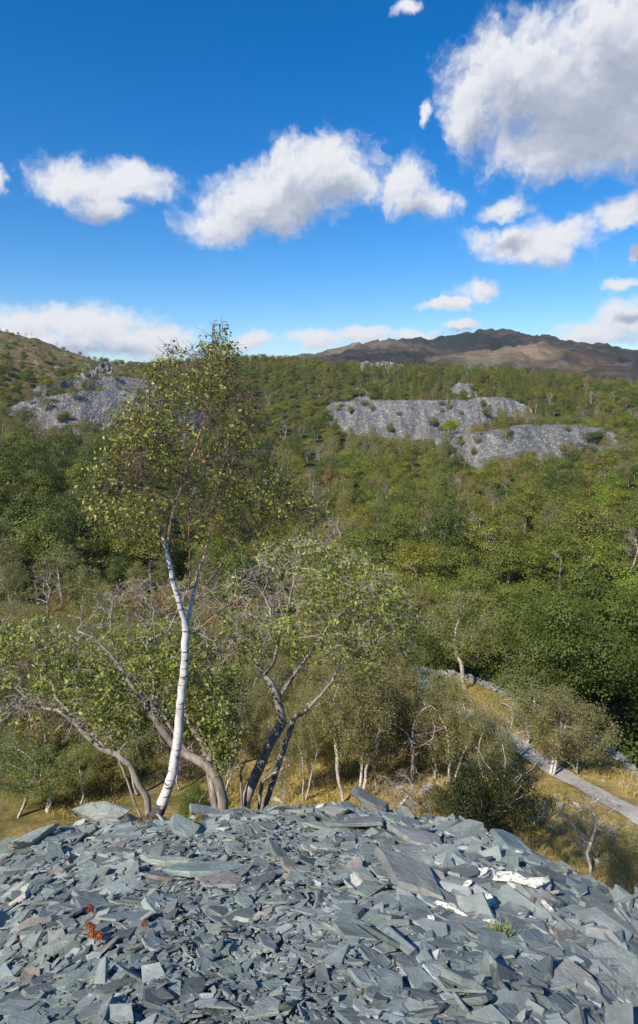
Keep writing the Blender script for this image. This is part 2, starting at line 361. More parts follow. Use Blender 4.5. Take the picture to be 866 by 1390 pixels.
heath = N.ramp(h1, [(.34, (.06, .075, .022)), (.46, (.12, .10, .038)), (.56, (.15, .10, .05)), (.66, (.09, .105, .03))])
heath = N.mix(N.m('MULTIPLY', N.sstep(h2, .56, .62), .75), heath, (.30, .28, .26))
heath = N.mix(N.m('MULTIPLY', N.sstep(N.noise(pos, .12, 5, .6), .55, .60), .85), heath, (.035, .05, .015))
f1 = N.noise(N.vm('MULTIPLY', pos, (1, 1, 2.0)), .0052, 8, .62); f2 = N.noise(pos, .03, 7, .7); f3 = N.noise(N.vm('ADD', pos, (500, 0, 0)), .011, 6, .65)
fell = N.ramp(f1, [(.34, (.022, .030, .022)), (.48, (.040, .042, .032)), (.56, (.065, .050, .045)), (.64, (.11, .09, .055)), (.72, (.07, .078, .042))])  # dark heather tones stand in for cloud shadow lying on the fell
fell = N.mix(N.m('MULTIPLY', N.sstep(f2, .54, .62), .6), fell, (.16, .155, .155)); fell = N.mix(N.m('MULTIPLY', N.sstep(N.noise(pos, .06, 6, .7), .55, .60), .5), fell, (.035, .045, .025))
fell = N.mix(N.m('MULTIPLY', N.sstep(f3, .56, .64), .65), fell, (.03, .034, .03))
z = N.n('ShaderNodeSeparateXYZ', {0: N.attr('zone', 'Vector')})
tan = N.mix(1, N.ramp(f2, [(.3, (.12, .085, .055)), (.6, (.25, .19, .125))]), N.ramp(f3, [(.3, .7), (.7, 1.2)]), 'MULTIPLY')  # bracken tan carries the painted sunlight of the spur
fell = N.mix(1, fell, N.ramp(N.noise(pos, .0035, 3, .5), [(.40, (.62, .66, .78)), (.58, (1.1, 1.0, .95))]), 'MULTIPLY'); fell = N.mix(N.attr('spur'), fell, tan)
slz = N.mix(N.sstep(g2, .4, .6), (.055, .065, .07), (.14, .165, .172))
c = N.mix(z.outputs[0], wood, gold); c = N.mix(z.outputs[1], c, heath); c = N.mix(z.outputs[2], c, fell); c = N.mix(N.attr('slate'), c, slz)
hh = N.m('ADD', N.m('MULTIPLY', g2, .12), N.m('ADD', N.m('MULTIPLY', g1, .3), N.m('MULTIPLY', z.outputs[2], N.m('MULTIPLY', f2, 22))))
finish(N, c, .95, bump=hh, bstr=.8, bdist=1.0, spec=.1)
M_terrain = mt

# ------------------------------------------------------------------ terrain mesh
azs = np.concatenate((np.linspace(-180, -52, 40)[:-1], np.linspace(-52, 52, 500), np.linspace(52, 180, 40)[1:-1]))
rs = np.exp(np.linspace(math.log(.7), math.log(4200), 720))
A_, R_ = np.meshgrid(np.radians(azs), rs); X = R_*np.sin(A_); Y = R_*np.cos(A_); Z = H(X, Y)
na, nr = len(azs), len(rs)
V = np.stack((X, Y, Z), -1).reshape(-1, 3); V = np.vstack((V, [[0, 0, -EYE-.05]]))
i = np.arange(nr-1)[:, None]*na; j = np.arange(na)[None, :]; j2 = (j+1) % na
fq = np.stack((i+j, i+j2, i+na+j2, i+na+j), -1).reshape(-1, 4)[:, ::-1]
ft = np.stack((np.arange(na), np.full(na, na*nr), (np.arange(na)+1) % na), -1)
rr_ = R_.ravel(); az_ = np.degrees(A_.ravel()); edr = np.interp(az_, ed_az, ed_r)
goldz = np.clip((edr+2.5-rr_)/1.5, 0, 1)
goldz = goldz*np.clip(.95+(az_+4)*.035, .42, 1)*np.clip(1.-.0*rr_, 0, 1)
hz = np.clip((-az_-13)/3, 0, 1)*np.clip((rr_-330)/60, 0, 1)
fz = np.clip((rr_-750)/100, 0, 1)
zone = np.stack((goldz, hz*(1-fz), fz), -1)
t_ = np.interp(az_, cr_az, cr_t); rc_ = EYE/np.maximum(t_-K, .12)
slz_ = np.clip((rc_+4.0-rr_)/2, 0, 1)
# mask painting sunlight as bracken tan on the spur, with the pale shoulder behind
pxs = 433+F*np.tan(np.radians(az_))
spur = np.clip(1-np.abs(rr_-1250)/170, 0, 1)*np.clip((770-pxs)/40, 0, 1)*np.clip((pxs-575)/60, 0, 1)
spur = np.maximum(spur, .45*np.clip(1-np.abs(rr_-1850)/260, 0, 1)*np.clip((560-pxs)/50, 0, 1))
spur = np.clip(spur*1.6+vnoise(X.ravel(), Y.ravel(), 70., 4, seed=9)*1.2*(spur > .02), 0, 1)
ap = lambda a, v=0.: np.concatenate((a, [v]))
lo, sz = np.concatenate((fq.ravel(), ft.ravel())), np.concatenate((np.full(len(fq), 4), np.full(len(ft), 3)))
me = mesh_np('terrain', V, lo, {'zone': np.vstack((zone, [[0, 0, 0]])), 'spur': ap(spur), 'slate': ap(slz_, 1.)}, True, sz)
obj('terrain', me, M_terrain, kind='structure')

# ------------------------------------------------------------------ slate tips: benches with a face, a flat top and a back
FOOT = []  # polygons (world xy) to keep trees off
def tip(name, label, cols, back=22, kind='thing', slope=.66, rmin=0, seedn=0, cut=None):
    """cols: [(px, py_top, py_bottom)]"""
    pxs_ = np.arange(cols[0][0], cols[-1][0]+.1, 2.0)
    ca = np.array(cols, float); nt = np.interp(pxs_, ca[:, 0], ca[:, 1]); nb = np.interp(pxs_, ca[:, 0], ca[:, 2])
    rows = 46; P = []; poly_f, poly_b = [], []
    rb_all = []
    for px, bt in zip(pxs_, nb): rb_all.append(hit(px, bt, max(rmin, 60))[1])
    rb_all = np.array(rb_all); k = np.ones(9)/9; rb_all = np.convolve(np.pad(rb_all, 4, 'edge'), k, 'valid')
    for px, tp, bt, rb in zip(pxs_, nt, nb, rb_all):
        d = ray(px, bt); d = d/math.hypot(d[0], d[1]); d2 = ray(px, tp); e2 = d2[2]/math.hypot(d2[0], d2[1])
        zb = d[2]*rb; rt = (zb-slope*rb)/(e2-slope); rt = min(max(rt, rb+1.5), rb+60); zt = e2*rt
        col = []
        for t in np.linspace(-.12, 1, rows): col.append((rb+(rt-rb)*t, zb+(zt-zb)*t))
        col.append((rt+back*.4, zt+.1)); col.append((rt+back, zt-.2)); col.append((rt+back+14, zt-14))
        P.append([(d[0]*r, d[1]*r, z_) for r, z_ in col])
        poly_f.append((d[0]*(rb-12), d[1]*(rb-12))); poly_b.append((d[0]*(rt+1), d[1]*(rt+1)))
    P = np.array(P); nx, ny = P.shape[:2]
    nn = vnoise(P[..., 0], P[..., 1]+P[..., 2]*1.5, 6., 4, .6, seed=20+seedn)*1.8+vnoise(P[..., 0]*1.0, P[..., 1]+P[..., 2], 1.5, 3, .6, seed=30+seedn)*1.3
    fade = np.minimum(1, np.minimum(np.arange(nx), np.arange(nx)[::-1])/5.)[:, None]
    P[..., 2] += nn*np.linspace(.9, .7, ny)[None, :]*fade
    idx = np.arange(nx*ny).reshape(nx, ny)
    fq = np.stack((idx[:-1, :-1], idx[1:, :-1], idx[1:, 1:], idx[:-1, 1:]), -1).reshape(-1, 4)
    me = mesh_np(name, P.reshape(-1, 3), fq, None, False)
    o = obj(name, me, M_rubble, kind='structure')
    FOOT.append((poly_f+poly_b[::-1]))
    return o
tip('upper_slate_tip', '', [(438, 556, 560), (450, 547, 582), (480, 545, 590), (520, 544, 598), (560, 543, 598), (600, 543, 596), (630, 544, 596), (650, 551, 594), (664, 562, 590), (676, 577, 586)], seedn=1)
tip('upper_slate_tip', '', [(628, 546, 556), (645, 540, 562), (675, 539, 566), (700, 544, 566), (722, 556, 564)], seedn=2)
tip('lower_slate_tip', '', [(590, 596, 602), (612, 590, 622), (640, 590, 636), (665, 588, 640), (700, 581, 638), (740, 580, 630), (780, 580, 624), (815, 583, 620), (840, 592, 617), (862, 604, 614)], seedn=3)
tip('small_slate_tip', '', [(474, 528, 545), (484, 526, 548), (495, 530, 549), (505, 539, 550), (511, 547, 551)], back=8, seedn=4)
tip('small_slate_tip', '', [(612, 525, 531), (622, 519, 536), (636, 521, 538), (643, 519, 540), (650, 527, 536)], back=8, seedn=5)
tip('left_slate_tip', '', [(10, 556, 562), (30, 545, 570), (60, 540, 582), (110, 532, 592), (165, 530, 598), (215, 540, 604), (260, 548, 596), (285, 566, 584)], seedn=6)
tip('left_slate_tip', '', [(35, 533, 538), (60, 522, 544), (100, 515, 540), (160, 510, 538), (205, 517, 540), (230, 530, 538)], back=10, seedn=7)
tip('left_slate_tip', '', [(-60, 600, 622), (0, 598, 620), (24, 606, 616)], back=10, seedn=8)

# jagged rock faces
def crag(name, label, cols, depth=8, seedn=0):
    pxs_ = np.arange(cols[0][0], cols[-1][0]+.1, .8); ca = np.array(cols, float)
    nt = np.interp(pxs_, ca[:, 0], ca[:, 1]); nb = np.interp(pxs_, ca[:, 0], ca[:, 2]); P = []
    nt = nt+vnoise(pxs_, pxs_*0, 8., 4, .6, seed=seedn)*6
    c0, r0 = hit(cols[len(cols)//2][0], cols[len(cols)//2][2], 60)
    for px, tp, bt in zip(pxs_, nt, nb):
        d = ray(px, bt); h = math.hypot(d[0], d[1]); d = d/h; d2 = ray(px, tp); e2 = d2[2]/math.hypot(d2[0], d2[1])
        rb = r0; col = [(rb-.4, d[2]*rb-4)]
        for t in np.linspace(0, 1, 22): col.append((rb+t*3, d[2]*rb+(e2*(rb+3)-d[2]*rb)*t))
        col += [(rb+3+depth*.5, e2*(rb+3)), (rb+3+depth, e2*(rb+3)-6)]
        P.append([(d[0]*r, d[1]*r, z_) for r, z_ in col])
    P = np.array(P); q = vnoise(P[..., 0], P[..., 2]*.35, 3.0, 4, .7, seed=seedn+40); q = np.round(q*7)/7
    P[..., 1] += q*5.5; P[..., 0] += vnoise(P[..., 2], P[..., 0], 2., 3, seed=seedn+41)*1.5
    P -= c0
    idx = np.arange(P.shape[0]*P.shape[1]).reshape(P.shape[:2])
    fq = np.stack((idx[:-1, :-1], idx[1:, :-1], idx[1:, 1:], idx[:-1, 1:]), -1).reshape(-1, 4)
    o = obj(name, mesh_np(name, P.reshape(-1, 3), fq), M_crag); o.location = c0
    o['label'] = label; o['category'] = 'rock face'; return o
M_crag, N = mat('pale crag')
pos = N.n('ShaderNodeNewGeometry').outputs['Position']
k1 = N.noise(N.vm('MULTIPLY', pos, (1, 1, .3)), .5, 6, .7)
finish(N, N.ramp(k1, [(.36, (.05, .048, .045)), (.5, (.16, .15, .14)), (.68, (.32, .30, .28))]), .9, bump=k1, bstr=1, bdist=.8)
crag('quarry_face', 'pale grey quarried rock face stepping down the wooded ridge under the fell', [(488, 492, 500), (496, 490, 505), (506, 493, 506), (512, 490, 504), (530, 491, 507), (545, 496, 513), (557, 503, 518), (566, 511, 521), (576, 514, 520)], seedn=3)
crag('rock_outcrop', 'jagged dark and pale rock outcrop where the heath hill meets the slate terraces', [(98, 513, 516), (106, 508, 518), (116, 502, 518), (126, 501, 516), (136, 494, 514), (146, 493, 510), (154, 498, 508)], seedn=5)

# ------------------------------------------------------------------ tree building
def colonize(attr, P, par, step, di, dk, maxit=90, sway=.12, droop=0.):
    P = [np.array(p, float) for p in P]; par = list(par)
    attr = np.array(attr, float); n = len(attr); nd = np.full(n, 1e9); ni = np.zeros(n, int); alive = np.ones(n, bool)
    def upd(k0):
        Q = np.array(P[k0:])
        d = np.linalg.norm(attr[:, None, :]-Q[None], axis=2); j = d.argmin(1); dm = d[np.arange(n), j]
        m = dm < nd; nd[m] = dm[m]; ni[m] = j[m]+k0
    upd(0)
    for it in range(maxit):
        alive &= nd > dk
        act = alive & (nd < di)
        if not act.any():
            if alive.any() and it < 40: act = alive & (nd <= nd[alive].min()*1.05)
            else: break
        k0 = len(P); src = ni[act]; vec = attr[act]-np.array(P)[src]; vec /= np.linalg.norm(vec, axis=1)[:, None]+1e-9
        for s_ in np.unique(src):
            v = vec[src == s_].mean(0)+rng.normal(0, sway, 3); v[2] -= droop; l = np.linalg.norm(v)
            if l < 1e-3: continue
            P.append(P[s_]+v/l*step); par.append(s_)
        if len(P) == k0: break
        upd(k0)
    return np.array(P), np.array(par)
def radii(P, par, tip_r, expo=2.3, fixed=None):
    n = len(P); acc = np.zeros(n); r = np.zeros(n)
    for k in range(n-1, -1, -1):
        if acc[k] == 0: acc[k] = tip_r**expo
        r[k] = acc[k]**(1/expo)
        if par[k] >= 0: acc[par[k]] += acc[k]
    if fixed is not None:
        for k, v in fixed.items(): r[k] = v
    return r
RADS = []
def thin(lo=.012, hi=.045): return np.clip((hi-np.concatenate(RADS))/(hi-lo), 0, 1)
def tubes(P, par, r, sel=None, nseg=lambda r: 4):
    RADS.clear()
    n = len(P); ch = [[] for _ in range(n)]
    for k in range(n):
        if par[k] >= 0: ch[par[k]].append(k)
    starts = [(k, None) for k in range(n) if par[k] < 0]; parts = []; lows = []
    stack = list(starts)
    while stack:
        k, fr = stack.pop(); chain = [] if fr is None else [fr]
        while True:
            chain.append(k)
            if not ch[k]: break
            c = sorted(ch[k], key=lambda q: -r[q]); k2 = c[0]
            for q in c[1:]: stack.append((q, k))
            k = k2
        if len(chain) < 2: continue
        rad = r[chain].copy()
        if fr is not None: rad[0] = min(rad[0], rad[1]*1.15)
        if sel is not None:
            keep = [i for i in range(len(chain)) if sel[chain[i]]]
            if not keep: continue
            a, b = min(keep), max(keep)+1; a = max(0, a-1)
            chain = chain[a:b]; rad = rad[a:b]
            if len(chain) < 2: continue
        Q = P[chain]; m = len(chain); T = np.gradient(Q, axis=0); T /= np.linalg.norm(T, axis=1)[:, None]+1e-9
        s = nseg(rad.max()); up = np.array((0.31, .9, .2)); U = np.cross(T, up); U /= np.linalg.norm(U, axis=1)[:, None]+1e-9; Wv = np.cross(T, U)
        a = np.arange(s)*2*np.pi/s
        ring = Q[:, None, :]+rad[:, None, None]*(np.cos(a)[None, :, None]*U[:, None, :]+np.sin(a)[None, :, None]*Wv[:, None, :])
        idx = np.arange(m*s).reshape(m, s); i2 = np.roll(idx, -1, 1)
        f = np.stack((idx[:-1], i2[:-1], i2[1:], idx[1:]), -1).reshape(-1, 4)
        parts.append((ring.reshape(-1, 3), f)); RADS.append(np.repeat(rad, s))
    return parts
def leaves(C, Nn, size, aspect=.62, rnd=.7, tint=None, fold=True):
    """diamond leaves at C with normals near Nn"""
    n = len(C); Nn = Nn/(np.linalg.norm(Nn, axis=1)[:, None]+1e-9)+rng.normal(0, rnd, (n, 3)); Nn /= np.linalg.norm(Nn, axis=1)[:, None]+1e-9
    a = np.cross(Nn, rng.normal(0, 1, (n, 3))); a /= np.linalg.norm(a, axis=1)[:, None]+1e-9; b = np.cross(Nn, a)
    s = (size*rng.uniform(.65, 1.35, n))[:, None]
    V = np.stack((C-a*s*.5, C+b*s*.5*aspect+Nn*s*.1, C+a*s*.5, C-b*s*.5*aspect+Nn*s*.1), 1).reshape(-1, 3)
    f = np.arange(4*n).reshape(n, 4)
    if tint is None: tint = rng.random(n)
    return V, f, np.repeat(tint, 4)
def strips(C, D, L, w):
    """thin twig strips from C along D"""
    n = len(C); D = D/(np.linalg.norm(D, axis=1)[:, None]+1e-9); s = np.cross(D, rng.normal(0, 1, (n, 3))); s /= np.linalg.norm(s, axis=1)[:, None]+1e-9
    L = L*rng.uniform(.5, 1.3, (n, 1)); mid = C+D*L*.5+rng.normal(0, 1, (n, 3))*L*.08; end = C+D*L+np.array((0, 0, -.12))*L
    V = np.stack((C-s*w, C+s*w, mid+s*w*.7, mid-s*w*.7, end), 1).reshape(-1, 3)
    k = np.arange(n)[:, None]*5
    q = k+np.array([[0, 1, 2, 3]]); t = k+np.array([[3, 2, 4, 4]])
    return V, q, k+np.array([[3, 2, 4]])
def inside(px, py, poly):
    c = False; n = len(poly); j = n-1
    for i in range(n):
        xi, yi = poly[i]; xj, yj = poly[j]
        if (yi > py) != (yj > py) and px < (xj-xi)*(py-yi)/(yj-yi)+xi: c = not c
        j = i
    return c
seg_small = lambda r: 10 if r > .06 else (6 if r > .02 else 3)

def near_tree(name, label, cat, base, stems, crown_polys, nattr, spread, step, di, dk, tip_r, mats, leafn, leafsize, leafmat, tints, group=None,
              droop=0., trunk_names=('trunk', 'twig_sprays', 'foliage'), strip_n=2, strip_l=.18, cut=.016, leaf_filter=None, spr=.07):
    """stems: list of ([(px,py,Y,width_px)...], parent stem index, attach index). crown_polys: [(poly px, Y centre, weight)]"""
    P, par, fix, idx = [], [], {}, []
    for pts, ps, pa in stems:
        # densify
        ids = []; last = None
        wp = [(at(px, py, Y), w*fdep(at(px, py, Y))/F/2) for px, py, Y, w in pts]
        if ps is not None: prev = idx[ps][pa]; wp = [(P[prev], wp[0][1])]+wp
        else: prev = -1
        for q in range(len(wp)-1):
            (a, ra), (b, rb) = wp[q], wp[q+1]; k = max(1, int(np.linalg.norm(b-a)/step))
            for t in range((0 if (q == 0 and prev == -1) else 1), k+1):
                f = t/k; pp = a+(b-a)*f+(rng.normal(0, .005, 3) if 0 < t < k else 0)
                P.append(pp); par.append(prev); prev = len(P)-1; fix[prev] = ra+(rb-ra)*f; ids.append(prev)
        idx.append(ids)
    # attractors
    attr = []
    wsum = sum(c[2] for c in crown_polys)
    for poly, Yc, w in crown_polys:
        xs = [p[0] for p in poly]; ys = [p[1] for p in poly]; cx = np.mean(xs); hw = (max(xs)-min(xs))/2; k = 0; need = int(nattr*w/wsum)
        while k < need:
            px, py = rng.uniform(min(xs), max(xs)), rng.uniform(min(ys), max(ys))
            if inside(px, py, poly):
                dd = spread*math.sqrt(max(.1, 1-((px-cx)/hw)**2)); attr.append(at(px, py, Yc+rng.uniform(-dd, dd))); k += 1
    n0 = len(P)
    P, par = colonize(attr, P, par, step, di, dk, 120, droop=droop)
    r = radii(P, par, tip_r); 
    for k, v in fix.items(): r[k] = max(v, .004)
    for k in range(n0, len(P)): r[k] = min(r[k], r[par[k]]*.88) if par[k] >= 0 else r[k]
    r = np.maximum(r, tip_r*.7)
    base = np.array(base); root = empty(name, base, label, cat, group)
    selT = np.zeros(len(P), bool); selT[:n0] = True; selB = ~selT
    pt = tubes(P, par, r, selT, seg_small); v, lo, sz = cat_meshes(pt)
    z0 = min(P[0][2], base[2]); low = np.clip(1-(v[:, 2]-(P[0][2]+.2))/.32, 0, 1)
    obj(trunk_names[0], mesh_np(trunk_names[0], v-base, lo, {'low': low, 'thin': thin(.006, .03)}, True, sz), mats[0], root)
    # mid branches share the stem bark when thick
    selM = selB & (r > cut)
    pm = tubes(P, par, r, selM, seg_small)
    if pm:
        v, lo, sz = cat_meshes(pm); obj('branches', mesh_np('branches', v-base, lo, {'low': np.zeros(len(v))}, True, sz), mats[1], root)
    selS = selB & (r <= cut)
    pm = tubes(P, par, r, selS, lambda r: 3)
    tipn = np.array([k for k in range(n0, len(P)) if r[k] < cut*.8])
    cc = P[tipn].repeat(strip_n, 0); dr = (P[tipn]-P[par[tipn]]).repeat(strip_n, 0); dr = dr/(np.linalg.norm(dr, axis=1)[:, None]+1e-9)+rng.normal(0, .7, dr.shape)
    sv, sq, st3 = strips(cc, dr, strip_l, tip_r*.8)
    v, lo, sz = cat_meshes(pm+[(sv, sq)]); off = len(v)-len(sv)
    lo = np.concatenate((lo, (st3+off).ravel())); sz = np.concatenate((sz, np.full(len(st3), 3)))
    obj(trunk_names[1], mesh_np(trunk_names[1], v-base, lo, None, False, sz), mats[2], root)
    # leaves: clustered round the twigs
    tp = tipn
    if leaf_filter is not None:
        q_ = [project(P[k]) for k in tipn]; gn = np.clip(.75+vnoise(np.array([a[0] for a in q_]), np.array([a[1] for a in q_]), 40., 3, .6, seed=72)*3.2, .08, 1)
        tp = np.array([k for k, a, g_ in zip(tipn, q_, gn) if rng.random() < leaf_filter(*a)*g_])
    pick = rng.choice(tp, leafn); C = P[pick]+rng.normal(0, spr, (leafn, 3))+np.array((0, 0, -spr*.3)); C0 = P.mean(0)
    Nn = (C-P[pick])*2/spr*.5+np.array((-.15, -.45, .55))
    clump = rng.random(len(P)); tint = np.clip(rng.beta(*tints, leafn)*.75+clump[pick]*.25, 0, 1)
    V_, f_, t_2 = leaves(C, Nn, leafsize, .66, .55, tint)
    o = obj(trunk_names[2], mesh_np(trunk_names[2], V_-base, f_, {'tint': t_2}), leafmat, root)
    return root, P, par, r

# --- silver birch in front
YB = 7.0
def b_(*p): return [(x, y, YB+dy, w*.58) for x, y, dy, w in p]
b0 = at(206, 1120, YB)
def hero_leaf(px, py):
    d = float(np.clip(.72+vnoise(np.array([px]), np.array([py]), 42., 3, .6, seed=71)[0]*3.0, .15, 1))
    if px > 300 and py > 615: d = max(d, .75)
    if px < 275 and py < 545: d = max(d, .55)
    if py > 720: d *= .35
    sx = np.interp(py, [540, 580, 605, 632, 660, 690, 730], [283, 277, 269, 257, 248, 238, 226])
    if 540 < py < 735 and abs(px-sx) < 14: d *= .12
    return d
hero = near_tree('silver_birch', 'tall silver birch with curving white trunk rooted behind the slate crest', 'birch tree', b0, [
  (b_((204, 1124, 0, 36), (212, 1108, 0, 31), (224, 1082, 0, 25), (235, 1050, .0, 23), (241, 1010, .02, 22), (245, 965, .05, 20), (249, 925, .05, 19), (252, 885, .05, 18), (253, 850, .05, 19)), None, None),
  (b_((247, 830, .0, 13), (241, 808, -.03, 12.5), (234, 785, -.05, 11.5), (229, 760, -.05, 10.5), (224, 735, -.05, 9), (217, 718, -.05, 6)), 0, -1),       # white left stem
  (b_((231, 715, 0, 7), (236, 690, .05, 6.5), (247, 660, .1, 6.5), (256, 632, .1, 7), (268, 605, .12, 6.5), (275, 580, .12, 6), (281, 560, .12, 4.5), (284, 530, .12, 3.6), (288, 500, .1, 3), (290, 465, .1, 2.2), (291, 440, .1, 1.4)), 1, -3),
  (b_((258, 830, .1, 9), (262, 808, .15, 8.5), (268, 780, .2, 7.5), (278, 755, .2, 6.5), (284, 730, .25, 5), (289, 700, .3, 4.5), (300, 650, .35, 3.6), (312, 600, .35, 2.8), (318, 545, .3, 2)), 0, -1),     # dark right stem
  (b_((258, 800, .1, 5), (259, 770, .1, 4.5), (257, 740, .1, 4), (257, 700, .0, 3.6), (250, 640, -.1, 2.8), (240, 580, -.2, 2.2), (232, 520, -.25, 1.6), (228, 480, -.3, 1.2)), 3, 4),
  (b_((275, 805, .2, 5), (290, 785, .35, 4.8), (303, 762, .5, 4.5), (318, 738, .6, 4), (342, 722, .7, 3.5), (372, 705, .8, 2.8), (410, 690, .9, 1.8)), 3, 2),
  (b_((222, 700, -.2, 4), (205, 670, -.4, 3.6), (185, 640, -.5, 3), (168, 610, -.6, 2), (155, 570, -.6, 1.3)), 1, -3),
  (b_((215, 752, -.2, 3), (198, 742, -.4, 2.6), (176, 728, -.5, 2), (140, 705, -.6, 1.3)), 1, -5),
  (b_((268, 858, .2, 4.5), (285, 842, .4, 4), (305, 826, .5, 3.2), (330, 812, .6, 2.4)), 0, -2),
 ], [([(280, 438), (300, 436), (318, 470), (330, 520), (322, 560), (270, 560), (262, 500), (276, 470)], YB+.1, 1.0),
     ([(222, 470), (262, 468), (285, 500), (285, 560), (215, 560), (196, 510)], YB-.2, .8),
     ([(285, 470), (325, 480), (345, 520), (352, 580), (345, 640), (285, 640)], YB+.4, 1.0),
     ([(200, 540), (290, 540), (330, 590), (330, 690), (200, 700), (170, 640), (168, 580)], YB, 2.2),
     ([(150, 560), (200, 560), (215, 620), (215, 720), (160, 735), (115, 700), (100, 665), (125, 640), (150, 610)], YB-.5, 1.8),
     ([(290, 620), (360, 640), (400, 655), (440, 668), (460, 690), (440, 715), (400, 712), (350, 735), (300, 720)], YB+.6, 2.4),
     ([(200, 690), (300, 690), (300, 740), (200, 738)], YB, .5), ([(164, 560), (200, 500), (232, 560), (230, 640), (160, 630)], YB-.5, 1.2), ([(322, 500), (352, 540), (378, 610), (366, 655), (322, 640)], YB+.7, 1.2)],
 2000, 1.0, .085, .55, .09, .0034, (M_white, M_pink, M_twig), 9200, .042, M_hero_leaf, (1.6, 1.9), strip_n=3, strip_l=.18, cut=.012, leaf_filter=hero_leaf, spr=.06)

# --- sallows behind the crest
def s_(Y, *p): return [(x, y, Y+dy, w*.64) for x, y, dy, w in p]
G_sal = 'gnarled sallows behind the slate crest'
def gbase(px, py, Y):
    p = at(px, py, Y); return np.array((p[0], p[1], Hs(p[0], p[1])-.1))
def with_base(px, py, Y, w):  # start point on the ground under the hidden foot
    g = gbase(px, py, Y); q = project(g); return (q[0], q[1], 0, w)
Ya = 11.5
near_tree('sallow_tree', 'low sallow whose grey limb leans out far away from the birch trunk', 'sallow tree', gbase(208, 1098, Ya), [
  (s_(Ya, with_base(208, 1100, Ya, 17), (200, 1084, 0, 14), (186, 1060, 0, 13), (176, 1038, 0, 12), (158, 1024, 0, 12), (140, 1018, 0, 12), (122, 1004, 0, 10), (104, 984, 0, 9), (90, 972, 0, 8.5), (78, 964, 0, 7.5), (60, 962, 0, 5.5), (40, 950, 0, 4), (22, 935, 0, 3)), None, None),
  (s_(Ya, (76, 948, .2, 6), (72, 930, .3, 5), (60, 900, .4, 4), (48, 870, .5, 3)), 0, -14),
  (s_(Ya, (150, 1000, .3, 5), (146, 975, .5, 4.5), (140, 950, .6, 3.5), (128, 915, .7, 2.5)), 0, -30)],
 [([(-40, 850), (60, 835), (150, 880), (170, 940), (150, 1000), (95, 1010), (40, 990), (-30, 985)], Ya+.1, 3), ([(90, 900), (200, 905), (210, 990), (150, 1005)], Ya+.5, 1)],
 700, 1.6, .13, .9, .19, .0055, (M_greybark, M_greybark, M_twiggrey), 7500, .072, M_sal_leaf, (1.7, 2.0), G_sal, strip_l=.3, cut=.02, spr=.09, leaf_filter=lambda x, y: .12 if abs(y-np.interp(x, [40, 104, 122, 158, 186], [950, 984, 1004, 1024, 1060])) < 18 else 1.)
Yb = 11.0
near_tree('sallow_tree', 'forked sallow whose thick limb passes behind the white birch trunk', 'sallow tree', gbase(304, 1100, Yb), [
  (s_(Yb, with_base(304, 1100, Yb, 26), (303, 1085, 0, 22), (297, 1062, 0, 20), (286, 1045, 0, 20), (268, 1032, 0, 18), (248, 1022, 0, 17), (232, 1008, 0, 16), (220, 992, 0, 15), (208, 972, 0, 13.5), (198, 956, 0, 11), (186, 940, 0, 9.5), (172, 920, 0, 8.5), (160, 900, 0, 7), (146, 884, 0, 6), (128, 866, 0, 5), (104, 856, 0, 4)), None, None),
  (s_(Yb, (284, 1025, .2, 12), (272, 1005, .3, 11), (262, 990, .3, 10), (254, 975, .3, 8), (248, 955, .3, 6), (240, 930, .3, 4)), 0, 5),
  (s_(Yb, (208, 950, .2, 8), (210, 930, .3, 8), (206, 910, .3, 6), (200, 880, .4, 5), (202, 850, .4, 3)), 0, -22),
  (s_(Yb, (272, 990, .4, 7), (276, 960, .6, 5), (290, 930, .7, 4), (300, 890, .8, 3)), 1, 3),
  (s_(Yb, (152, 870, .2, 4), (150, 840, .3, 3.2), (155, 810, .3, 2)), 0, -8),
  (s_(Yb, (230, 855, .3, 4), (245, 820, .4, 3), (262, 790, .5, 2)), 2, -3)],
 [([(90, 840), (130, 800), (200, 775), (300, 790), (330, 840), (335, 900), (300, 960), (240, 930), (180, 900), (130, 890)], Yb+.4, 3.2), ([(150, 890), (235, 900), (250, 1000), (215, 1010), (180, 960)], Yb+.5, 1.2), ([(255, 900), (330, 880), (335, 1000), (300, 1040), (262, 1000)], Yb+.7, 1.8)],
 950, 1.5, .13, .9, .18, .005, (M_greybark, M_greybark, M_twiggrey), 9500, .07, M_sal_leaf, (1.5, 2.2), G_sal, strip_l=.3, cut=.018, spr=.085,
 leaf_filter=lambda x, y: (.22 if y < 850 else 1.0)*(1.0 if x > 255 or y > 880 else .5)*(.1 if abs(y-np.interp(x, [125, 160, 198, 220, 290], [868, 905, 956, 992, 1050])) < 22 and x < 290 else 1))
Yc = 12.5
